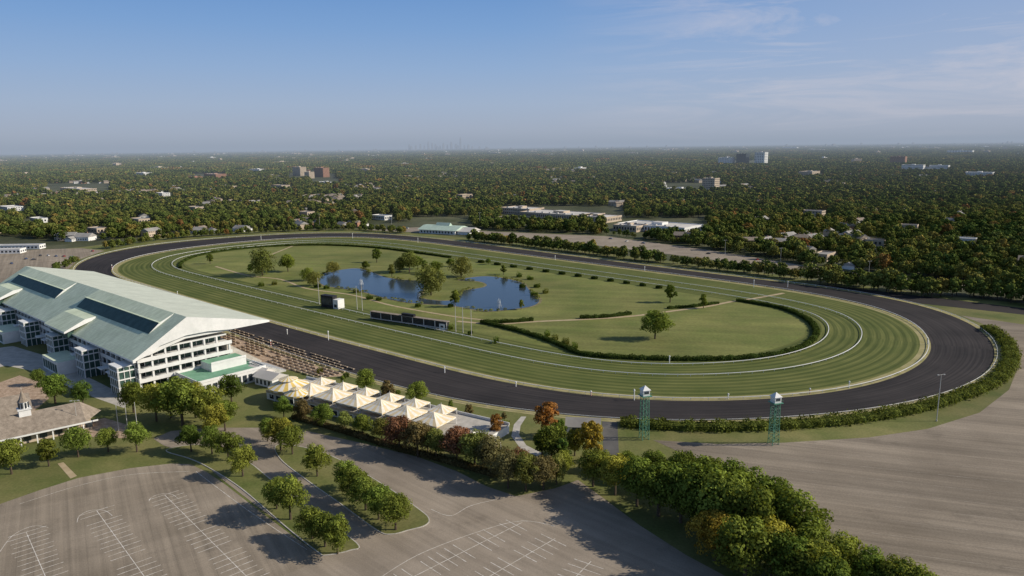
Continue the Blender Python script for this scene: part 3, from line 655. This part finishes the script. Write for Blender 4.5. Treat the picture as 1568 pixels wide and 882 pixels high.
p=P(763,236); b=MB(); F=frame(p.x,p.y)
b.cyl(F,0,0,0,42,3,3,10); b.cyl(F,0,0,42,50,4,12,14,cap=False); b.cyl(F,0,0,50,58,12,9,14,cap=False); b.cyl(F,0,0,58,61,9,3,14)
b.build('water_tower',[m_white])
b=MB()
def sky(px,hm,w,D=29000):
    d=P(px,260); u=d.normalized()*D; k=D/26000; w*=k; hm=hm*k; F=frame(u.x,u.y,.4); b.box(F,-w/2,w/2,-w/2,w/2,0,hm*.75); b.box(F,-w*.33,w*.33,-w*.33,w*.33,hm*.75,hm)
    if hm>400: b.bar(F(-w*.12,0,hm),F(-w*.12,0,hm*1.14),5); b.bar(F(w*.12,0,hm),F(w*.12,0,hm*1.14),5)
for x,h in ((706,370),(699,200),(692,270),(686,180),(680,230),(675,150),(668,210),(663,240),(657,290),(651,160),(645,210),(638,170),(631,150),(712,160),(718,170),(724,120),(628,210),(702,150),(671,130),(735,110),(745,105)): sky(x,h,random.uniform(45,70))
for i in range(40): sky(random.uniform(20,1550),random.uniform(60,95),random.uniform(50,90),random.uniform(20000,28000))
b.build('distant_city_skyline',[m_grey])
# ------------------------------------------------------------ grandstand
OX,OY=-164.0,304.0; e1=(.745,-.667); e2=(.667,.745)
def G(a,bb,zz): return (OX-e1[0]*a+e2[0]*bb, OY-e1[1]*a+e2[1]*bb, zz)
gs=empty('grandstand',OX,OY); LG=234
b=MB()
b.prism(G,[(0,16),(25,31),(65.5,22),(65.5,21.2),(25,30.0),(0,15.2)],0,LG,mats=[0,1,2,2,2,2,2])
b.box(G,-.25,-.02,0,1.2,15.0,16.4,2)
b.build('roof',[m_roofg,m_roofg2,m_white],gs)
b=MB()
def roofz(y): return 16+15*y/25 if y<25 else 31-9*(y-25)/39
for a0,a1 in ((12,104),(138,222)):
    b.prism(G,[(12.5,roofz(12.5)+.1),(17.6,roofz(12.5)+4.3),(24.8,31.1),(24,roofz(24)+.02)],a0,a1,mats=[1,0,0,0,2])
    b.box(G,a0-.4,a1+.4,17.2,18.0,roofz(12.5)+4.25,roofz(12.5)+4.6,0)
b.build('clerestory',[m_roofg,m_gglass,m_white],gs)
b=MB()
for a0,a1 in ((72,102),(192,222)):
    b.prism(G,[(-4,17.0),(-4,18),(6,22.6),(11,23.2),(11,22)],a0,a1,mats=[2,0,0,0,0,2]); b.box(G,a0+2,a1-2,-2,1,14,17.1,1)
b.build('entrance_dormer',[m_roofg,m_gglass,m_white],gs)
b=MB()
b.poly(G,[(-.03,.2,15.3),(-.03,25,30.2),(-.03,65.3,21.6),(-.03,65.3,21.1),(-.03,46,21.2),(-.03,34,22.5),(-.03,24,22.6),(-.03,12,20.2),(-.03,8,17.6)],0)
b.poly(G,[(1.2,2,15.6),(1.2,25,29.6),(1.2,62,21.4),(1.2,44,20.6),(1.2,24,20.9),(1.2,8,16.8)],0)
b.build('gable_end',[m_white],gs)
b=MB()
b.box(G,9,LG-2,7,44,0,14.5,3); b.box(G,9,LG-2,14,40,14.52,20,3)
for zz in (4.8,9.4,14.0): b.box(G,1.5,LG-1,2.5,46,zz,zz+.75,0)
b.box(G,2.5,LG-1,12,44,18.4,19.0,0)
for a in np.arange(2.5,LG,6.2):
    for bb in ((3.2,) if a>8 else (3.2,9,15,21,27,33,39,45)):
        top=14 if bb<6 else (18.4 if bb<43 else 14)
        b.box(G,a-.4,a+.4,bb-.4,bb+.4,0,4.8,0); b.box(G,a-.4,a+.4,bb-.4,bb+.4,5.55,9.4,0); b.box(G,a-.4,a+.4,bb-.4,bb+.4,10.15,14,0)
        if top>15: b.box(G,a-.4,a+.4,bb-.4,bb+.4,14.75,18.4,0)
for zz in (5.55,10.15,14.75): 
    b.box(G,1.5,1.7,2.5,46,zz,zz+1.0,0); 
    b.box(G,8.6,8.98,8,44,zz+.3,zz+3,1)
b.box(G,8.6,8.98,14,40,19.2,22,1); b.box(G,8.6,8.98,8,44,.3,4,1)
for bb in np.arange(8,44,3): b.box(G,8.4,8.55,bb-.1,bb+.1,0,20,0)
for zz in (5.55,10.15): b.box(G,2,LG-1,2.5,2.7,zz,zz+1.1,0)
for zz in (.6,6.0,10.6): b.box(G,9,LG-3,6.7,6.98,zz,zz+2.8,1)
for a in np.arange(12,LG-4,3.1): b.box(G,a,a+.3,6.5,6.69,0,14.4,0)
b.build('concourse_floors',[m_white,m_gglass,m_gdeck,m_dark],gs)
b=MB()
for a in (4,46,88,134,178,220):
    b.box(G,a,a+9,-5,2.3,0,13,1)
    for zz in (3.8,7.4,11.0,13.0): b.box(G,a-.4,a+9.4,-5.4,2.4,zz,zz+.5,0)
    for k in range(5): b.box(G,a+k*2.25-.15,a+k*2.25+.15,-5.3,-5.02,0,13,0)
    for k in range(4): b.box(G,a-.3,a-.02,-5+k*2.3,-4.75+k*2.3,0,13,0)
for a in (60,150):
    b.box(G,a,a+22,-12,-1,0,6.5,0,2)
    for k in range(6): b.box(G,a+1.5+k*3.4,a+3.9+k*3.4,-12.1,-11.95,1,5,1)
for a in (20,30,66,110,120,160,200): b.box(G,a,a+5,-3,2.4,6.6,7.2,0)
b.build('stair_towers',[m_white,m_gglass,m_roofg],gs)
b=MB()
for k in range(22): b.box(G,4,LG-2,44.2+k*.8,45+k*.8,0,13.6-k*.58,0)
b.build('seating_bowl',[m_conc],gs)
b=MB()
b.box(G,-21,1.2,18,50,0,5.5,0,1); b.box(G,-9,1.2,30,47,5.52,9,0,1)
for (a0,a1,b0,b1) in ((-21.2,-20.9,18,50),(-20.9,1,17.8,18.1),(-20.9,1,49.9,50.2)): b.box(G,a0,a1,b0,b1,5.52,6.6,0)
b.box(G,-9.2,-8.9,30,47,9.02,10,0)
for k in range(11): b.box(G,-21.35,-21.05,19+k*2.8,20.6+k*2.8,1,4.2,2)
for k in range(7): b.box(G,-19+k*2.8,-17.2+k*2.8,17.6,17.78,1,4.2,2)
for k in range(9): b.box(G,-18,0,50.4+k*1.3,51.7+k*1.3,0,5.2-k*.55,3)
for k in range(5): b.box(G,-12-k*2,-9-k*2,48,49.6,5.52,6.1,0)
b.build('terrace_wing',[m_white,m_gdeck,m_glass,m_steel],gs)
b=MB()
for r in range(9):
    for k in range(34):
        a=-42+k*5.2; q=55+r*2.7+10
        if rng.random()<.12: continue
        if a>0 and q<66: continue
        if r>7 and a<-30: continue
        b.box(G,a,a+4.4,q,q+.9,.42,.5,0); b.box(G,a,a+4.4,q-.12,q,.5,.95,0)
        for aa in (a+.4,a+3.8): b.box(G,aa,aa+.12,q+.05,q+.4,.05,.42,1)
b.build('apron_benches',[m_wood,m_steel])
# ------------------------------------------------------------ hospitality tents + deck
A0=P(455,612);A1=P(735,684); dd=(A1-A0); ang=math.atan2(dd.y,dd.x)
def tent(px,py,w=12,base=3.2,hgt=4.2,cream=True):
    p=P(px,py,base); F=frame(p.x,p.y,ang+rng.uniform(-.03,.03)); b=MB(); h=w/2; N=6
    for s in range(4):
        cs=[(-h,-h),(h,-h),(h,h),(-h,h)]; a=cs[s]; c=cs[(s+1)%4]
        for k in range(N):
            q0=(a[0]+(c[0]-a[0])*k/N,a[1]+(c[1]-a[1])*k/N); q1=(a[0]+(c[0]-a[0])*(k+1)/N,a[1]+(c[1]-a[1])*(k+1)/N)
            m_=k%2 if cream else 0
            mid=lambda q,t,z_:(q[0]*t,q[1]*t,z_)
            b.poly(F,[(q0[0],q0[1],base+2.6),(q1[0],q1[1],base+2.6),mid(q1,.45,base+2.6+hgt*.44),mid(q0,.45,base+2.6+hgt*.44)],m_)
            b.poly(F,[mid(q0,.45,base+2.6+hgt*.44),mid(q1,.45,base+2.6+hgt*.44),(0,0,base+2.6+hgt)],m_)
            b.poly(F,[(q0[0],q0[1],base+2.6),(q1[0],q1[1],base+2.6),(q1[0],q1[1],base+2.1),(q0[0],q0[1],base+2.1)],1-m_)
        b.box(F,a[0]*.98-.1,a[0]*.98+.1,a[1]*.98-.1,a[1]*.98+.1,base,base+2.6,2)
    b.cyl(F,0,0,base+2.6+hgt,base+3.2+hgt,.1,.04,6,2)
    return b.build('marquee_tent',[m_canvas,m_cream,m_white],fix=False)
F=frame(A0.x,A0.y,ang); L=dd.length; b=MB()
b.box(F,-12,L+2,-6,16,0,3.1,0,1)
for k in np.arange(-10,L,4.2): b.box(F,k,k+2.6,-6.12,-6.02,.7,2.5,2); b.box(F,k+3.1,k+3.6,-6.5,-6.02,0,3.1,0)
b.box(F,-12,L+2,-6.3,-6.02,3.12,4.1,3); b.box(F,-12,L+2,15.9,16.2,3.12,4.1,0)
b.build('hospitality_deck',[m_white,m_conc,m_dark,m_tan])
for k in range(6):
    x=8+k*13.2
    if x>L-4: break
    for y in (1,10.5):
        q=F(x+(0 if y<5 else -4),y,0); a,c_=projnp(q[0],q[1],3.2)
        tent(a,c_,w=11.8 if y<5 else 8.5,base=3.15,hgt=2.8 if y<5 else 2.1)
def bigtent(px,py,r,base,hgt,y=True):
    p=P(px,py,base); F=frame(p.x,p.y); b=MB(); n=24
    b.cyl(F,0,0,base+3,base+3+hgt*.5,r,r*.4,n,0,False,1); b.cyl(F,0,0,base+3+hgt*.5,base+3+hgt*.65,r*.4,r*.4,n,0,False); b.cyl(F,0,0,base+3+hgt*.65,base+3+hgt*.9,r*.48,.1,n,0,False,1)
    b.cyl(F,0,0,base+2.3,base+3,r,r,n,1,False,0); b.cyl(F,0,0,base+3+hgt*.9,base+4+hgt*.9,.1,.05,5,2)
    for k in range(8):
        a=k*math.pi/4; b.cyl(F,r*.97*math.cos(a),r*.97*math.sin(a),base,base+2.4,.14,.14,5,2)
    return b.build('striped_pavilion_tent',[m_canvas,m_yellow,m_white],fix=False)
bigtent(443,600,8.5,3.15,4.2); bigtent(455,612,5,3.15,2.8)
for x,y in ((415,588),(398,580)):
    p=P(x,y); F2=frame(p.x,p.y,ang); b=MB()
    b.box(F2,-6,6,-4,4,0,4,0); b.prism(F2,[(-5,3.9),(0,6),(5,3.9)],-6.5,6.5,1)
    for k in range(4): b.box(F2,-5+k*2.7,-3.6+k*2.7,-4.08,-3.95,.8,3,2)
    b.build('ticket_pavilion',[m_white,m_lroof,m_glass])
for x,y in ((735,684),(752,690),(724,676)): tent(x,y,w=5,base=.05,hgt=1.6,cream=False)
# ------------------------------------------------------------ paddock building
p=P(20,684); q=P(150,655); d=q-p; an=math.atan2(d.y,d.x); F=frame(q.x,q.y,an); b=MB()
b.box(F,-62,-2,0.5,15,0,4.4,0)
b.prism(F,[(-2.5,4.2),(7.5,9.6),(17.5,4.2)],-64,-4,1)
b.poly(F,[(-4,-2.5,4.2),(3,7.5,4.3),(-4,7.5,9.6)],1); b.poly(F,[(-4,17.5,4.2),(3,7.5,4.3),(-4,7.5,9.6)],1)
b.box(F,-64,0,-2.7,-2.52,3.7,4.3,3); b.box(F,-64,0,17.52,17.7,3.7,4.3,3)
for k in np.arange(-60,0,5): 
    b.box(F,k-.2,k+.2,-2.2,-1.8,0,4.1,3); b.box(F,k-.2,k+.2,16.8,17.2,0,4.1,3); b.box(F,k+1,k+3.4,.38,.48,.8,3.2,2)
b.box(F,-58,-20,22,36,0,5.5,0); b.prism(F,[(20,5.4),(29,11),(38,5.4)],-60,-18,1)
cx,cy=-22,7.5
b.box(F,cx-1.9,cx+1.9,cy-1.9,cy+1.9,8.4,11,3); b.box(F,cx-2.2,cx+2.2,cy-2.2,cy+2.2,11.02,11.4,3)
b.cyl(F,cx,cy,11.4,14,1.5,1.5,8,3); 
for k in range(8):
    a=k*math.pi/4+.39; b.cyl(F,cx+1.45*math.cos(a),cy+1.45*math.sin(a),11.6,13.6,.38,.38,4,2)
b.cyl(F,cx,cy,14.02,15.2,1.95,1.1,8,1); b.cyl(F,cx,cy,15.2,18.4,1.1,.06,8,1); b.cyl(F,cx,cy,18.4,19.6,.05,.04,5,3)
b.build('paddock_building',[m_tan,m_shingle,m_glass,m_white])
p=P(893,660); F=frame(p.x,p.y,-.12); b=MB()
b.box(F,-6,6,-3.5,3.5,0,3.2,0); b.prism(F,[(-4.3,3.1),(0,5.4),(4.3,3.1)],-6.6,6.6,1); b.box(F,-4,-1,-3.6,-3.45,.1,2.6,2); b.box(F,1,3,-3.6,-3.45,1,2.4,2); b.box(F,5.95,6.08,-1,1,.9,2.3,2)
b.build('gatehouse',[m_white,m_grey,m_glass])
# ------------------------------------------------------------ towers, lamps, poles
def tower(px,py,h):
    p=P(px,py); F=frame(p.x,p.y,.3); b=MB(); r=1.1
    cs=[(-r,-r),(r,-r),(r,r),(-r,r)]
    for c in cs: b.bar(F(c[0]*1.2,c[1]*1.2,0),F(c[0],c[1],h),.12,0)
    n=8
    for k in range(n):
        z0=h*k/n;z1=h*(k+1)/n
        for s in range(4):
            a=cs[s];c=cs[(s+1)%4]; b.bar(F(a[0]*1.1,a[1]*1.1,z0),F(c[0]*1.1,c[1]*1.1,z1),.06,0); b.bar(F(a[0]*1.1,a[1]*1.1,z1),F(c[0]*1.1,c[1]*1.1,z1),.06,0); b.bar(F(c[0]*1.1,c[1]*1.1,z0),F(a[0]*1.1,a[1]*1.1,z1),.05,0)
    b.box(F,-1.9,1.9,-1.9,1.9,h,h+.2,0); b.box(F,-1.3,1.3,-1.3,1.3,h+.2,h+2.3,1); b.box(F,-.9,.9,-1.36,-1.31,h+1,h+1.8,2)
    for a,c in (((-1.85,-1.85),(1.85,-1.85)),((1.85,-1.85),(1.85,1.85)),((-1.85,-1.85),(-1.85,1.85))): b.bar(F(*a,h+1.1),F(*c,h+1.1),.04,0)
    b.cyl(F,0,0,h+2.3,h+3.8,2.3,.1,4,1,ph=.785)
    b.build('patrol_camera_tower',[m_green,m_white,m_glass])
tower(986,672,16.5); tower(1184,680,15.5)
def pole(name,px,py,top,arms=2,r=.11):
    p=P(px,py); h=(py-top)/FPX*depth(p.x,p.y)/math.cos(PITCH); F=frame(p.x,p.y,.2); b=MB()
    b.cyl(F,0,0,0,.5,.3,.3,8,1); b.cyl(F,0,0,.5,h,r,r*.6,7,0)
    if arms:
        b.bar(F(-1.2,0,h),F(1.2,0,h),.06,0)
        for s in (-1,1): b.box(F,s*1.3-.35,s*1.3+.35,-.2,.2,h-.15,h+.1,0)
    else: b.cyl(F,0,0,h,h+.25,.14,.02,6,0)
    return b.build(name,[m_steel,m_conc])
pole('street_lamp',1434,645,572,2,.17); pole('street_lamp',1176,820,746,2,.14); pole('street_lamp',120,660,612)
for x,y,t in ((600,352,330),(735,350,326),(1110,392,368),(1195,402,380),(1330,424,400),(490,352,328),(1500,448,424)): pole('street_lamp',x,y,t,2,.16)
for x,y,t in ((182,660,618),(196,660,616),(211,662,615)): pole('flagpole',x,y,t,0,.16)
for x,y,t in ((489,466,426),(547,474,438),(555,476,440),(698,508,468),(709,510,470),(722,514,474)): pole('flagpole',x,y,t,0,.22)
def marker(px,py,top):
    p=P(px,py); h=(py-top)/FPX*depth(p.x,p.y); F=frame(p.x,p.y); b=MB(); n=6
    for k in range(n): b.cyl(F,0,0,h*.85*k/n,h*.85*(k+1)/n-.01,.22,.22,8,0 if k%2 or n<2 else 1)
    b.cyl(F,0,0,h*.85,h,.42,.25,8,0); b.build('furlong_pole',[m_white,m_white if rng.random()<.6 else m_red])
for x,y,t in ((503,521,506),(681,571,561),(415,531,520),(971,613,595),(1025,556,544),(1300,594,583),(1154,440,428),(1206,440,430),(272,452,446),(172,414,405),(1420,528,517),(440,512,504),(905,606,598),(790,592,584),(1115,611,602),(1240,603,594),(987,415,408),(640,372,364),(540,365,357),(400,368,361),(850,398,391)): marker(x,y,t)
# ------------------------------------------------------------ tote board and infield structures
p=P(568,489); q=P(684,506); d=q-p; an=math.atan2(d.y,d.x); L=d.length; F=frame(p.x,p.y,an); b=MB()
b.box(F,0,L,0,2.5,1.3,4.9,0); b.box(F,-.5,L+.5,-.3,2.8,4.92,5.2,2); b.box(F,-.3,L+.3,-.2,2.6,.7,1.28,1)
for k in range(8): x=L*k/7; b.box(F,x-.28,x+.28,-.25,-.02,1.3,4.9,1); b.box(F,x-.3,x+.3,.5,2,0,.68,2)
for k in range(7):
    for r in range(3): b.box(F,L*k/7+1.3,L*(k+1)/7-1.3,-.1,-.02,1.8+r*1.05,2.2+r*1.05,3)
b.box(F,L*.42,L*.58,0.2,2.3,5.22,6.6,0)
b.build('tote_board',[m_black,m_lroof,m_shingle,m_glass])
p=P(492,470); F=frame(p.x,p.y,an); b=MB()
b.box(F,0,11,0,4,0,8,0); b.box(F,11.05,15.5,0,6,0,6.2,1,1); b.box(F,-.3,11.2,-.2,4.2,8.02,8.3,0); b.box(F,12,14.5,-.1,-.02,1,3,2); b.box(F,.8,10,-.12,-.02,2,7,3)
b.build('video_board',[m_black,m_white,m_glass,m_glass])
p=P(680,504); F=frame(p.x,p.y,an); b=MB(); b.box(F,-2,2,-2,2,0,3.5,0); b.cyl(F,0,0,3.52,5,3,.1,4,1,ph=.785); b.box(F,-1,1,-2.1,-1.98,1.4,2.6,2); b.build('judges_hut',[m_white,m_grey,m_glass])
for i,(x,y) in enumerate(((553,436),(642,456),(764,471))):
    p=P(x,y); b=MB(); F=frame(p.x,p.y)
    hh=(5,4,6.5)[i]
    b.cyl(F,0,0,.1,hh,.4,.06,6)
    for k in range(18):
        a=k*.349; r=1.1+.5*(k%3); z1=hh*(.6+.12*(k%3))
        b.bar(F(0,0,z1*.4),F(r*.5*math.cos(a),r*.5*math.sin(a),z1),.07,0,3); b.bar(F(r*.5*math.cos(a),r*.5*math.sin(a),z1),F(r*math.cos(a),r*math.sin(a),.2),.07,0,3)
    b.build('fountain',[m_spray])
# ------------------------------------------------------------ cars
def car_mesh(paint):
    b=MB()
    b.prism(lambda x,y,z_:(y,x,z_),[(-2.2,.35),(-2.25,.75),(-2.1,.95),(-1.2,1.02),(1.2,1.02),(2.1,.85),(2.25,.6),(2.2,.35)],-.88,.88,0)
    i=len(b.v); b.v+=[(-1.5,-.82,1.02),(1.15,-.82,1.02),(1.15,.82,1.02),(-1.5,.82,1.02),(-1.0,-.66,1.5),(.4,-.66,1.5),(.4,.66,1.5),(-1.0,.66,1.5)]
    for q,mm in (((0,1,5,4),1),((1,2,6,5),1),((2,3,7,6),1),((3,0,4,7),1),((4,5,6,7),0)): b.f.append(tuple(i+k for k in q)); b.m.append(mm)
    for x in (-1.4,1.4):
        for s in (-1,1): b.bar((x,s*.7,.33),(x,s*.92,.33),.34,2,10)
    me=bpy.data.meshes.new('car_mesh'); me.from_pydata(b.v,[],b.f)
    for mm in (paint,m_glass,m_tyre): me.materials.append(mm)
    me.polygons.foreach_set('material_index',b.m); return me
paints=[nmat('car_paint_%d'%i,c,c,1,rough=.3,spec=.5) for i,c in enumerate((C(.6,.6,.6),C(.04,.04,.05),C(.25,.26,.28),C(.35,.03,.03),C(.05,.08,.18)))]
cms=[car_mesh(q) for q in paints]
for x,y in ((62,392),(74,392),(86,393),(98,393),(110,394),(40,397),(52,398),(600,350),(612,350),(624,350),(760,359),(820,364),(1085,389),(1160,398),(1290,420),(1340,427),(30,418),(18,404),(142,385),(935,366),(960,370),(985,373)):
    p=P(x,y); o=bpy.data.objects.new('parked_car',random.choice(cms)); sc.collection.objects.link(o); o.location=(p.x,p.y,.06); o.rotation_euler=(0,0,GA+random.choice((0,1.57)))
# ------------------------------------------------------------ sky, sun, haze
SE=math.radians(29.5); SR=math.atan2(1,-.03)
sd=Vector((math.sin(SR)*math.cos(SE),math.cos(SR)*math.cos(SE),math.sin(SE)))
sl=bpy.data.lights.new('sun','SUN'); sl.energy=5.0; sl.angle=math.radians(.5); sl.color=(1,.90,.74)
so=bpy.data.objects.new('sun',sl); sc.collection.objects.link(so); so.rotation_euler=sd.to_track_quat('Z','Y').to_euler(); so.location=(300,0,400)
w=bpy.data.worlds.new('World'); sc.world=w; w.use_nodes=True; nt=w.node_tree
bg=nt.nodes['Background']; st=nt.nodes.new('ShaderNodeTexSky'); st.sky_type='NISHITA'; st.sun_disc=False; st.sun_elevation=SE; st.sun_rotation=SR; st.altitude=200; st.air_density=1.0; st.dust_density=.6; st.ozone_density=2.0
tc=nt.nodes.new('ShaderNodeTexCoord')
sx=nt.nodes.new('ShaderNodeSeparateXYZ'); nt.links.new(tc.outputs['Generated'],sx.inputs[0])
STR=.1
gr=ramp(nt,[(0,C(.37,.42,.51)),(.02,C(.39,.45,.56)),(.055,C(.36,.46,.62)),(.10,C(.28,.42,.65)),(.15,C(.20,.36,.64)),(.20,C(.145,.30,.60)),(.40,C(.08,.19,.46))]); nt.links.new(sx.outputs[2],gr.inputs[0])
grs=mul(nt,gr.outputs[0],(1/STR,1/STR,1/STR,1))
mr2=nt.nodes.new('ShaderNodeMapRange'); mr2.inputs[1].default_value=0; mr2.inputs[2].default_value=1.0; mr2.inputs[3].default_value=0; mr2.inputs[4].default_value=.6; nt.links.new(sx.outputs[0],mr2.inputs[0])
grs=mul(nt,grs,(.47/STR,.49/STR,.59/STR,1),'MIX',mr2.outputs[0])
mr3=nt.nodes.new('ShaderNodeMapRange'); mr3.inputs[1].default_value=.22; mr3.inputs[2].default_value=.45; nt.links.new(sx.outputs[2],mr3.inputs[0])
base=mul(nt,grs,st.outputs[0],'MIX',mr3.outputs[0])
mp=nt.nodes.new('ShaderNodeMapping'); mp.inputs['Rotation'].default_value=(0,.34,-.2); mp.inputs['Scale'].default_value=(2.2,3.0,21)
nt.links.new(tc.outputs['Generated'],mp.inputs['Vector'])
n=nt.nodes.new('ShaderNodeTexNoise'); n.inputs['Scale'].default_value=1.5; n.inputs['Detail'].default_value=9; n.inputs['Roughness'].default_value=.64; n.inputs['Distortion'].default_value=.9; nt.links.new(mp.outputs[0],n.inputs['Vector'])
r=ramp(nt,[(.47,C(0,0,0)),(.78,C(.85,.85,.85))]); nt.links.new(n.outputs['Fac'],r.inputs[0])
mr=nt.nodes.new('ShaderNodeMapRange'); mr.inputs[1].default_value=.06; mr.inputs[2].default_value=.34; nt.links.new(sx.outputs[0],mr.inputs[0])
mm=nt.nodes.new('ShaderNodeMath'); mm.operation='MULTIPLY'; nt.links.new(mr.outputs[0],mm.inputs[0]); nt.links.new(r.outputs[0],mm.inputs[1])
col=mul(nt,base,(.63/STR,.61/STR,.67/STR,1),'MIX',mm.outputs[0])
nt.links.new(col,bg.inputs[0]); bg.inputs[1].default_value=STR
# atmospheric haze layer over the distant plain (homogeneous absorbing volume, scattered light put in as emission)
b=MB(); b.box(ID,-69000,69000,900,69000,-5,330); hz=b.build('atmospheric_haze',[],fix=True,org=(0,0,0))
M=bpy.data.materials.new('haze'); M.use_nodes=True; nt=M.node_tree; nt.nodes.remove(nt.nodes['Principled BSDF'])
sg=1/15500
va=nt.nodes.new('ShaderNodeVolumeAbsorption'); va.inputs[0].default_value=(0,0,0,1); va.inputs[1].default_value=sg
em=nt.nodes.new('ShaderNodeEmission'); em.inputs[0].default_value=(.31,.365,.455,1); em.inputs[1].default_value=sg
ad=nt.nodes.new('ShaderNodeAddShader'); nt.links.new(va.outputs[0],ad.inputs[0]); nt.links.new(em.outputs[0],ad.inputs[1]); nt.links.new(ad.outputs[0],nt.nodes['Material Output'].inputs['Volume'])
hz.data.materials.append(M)
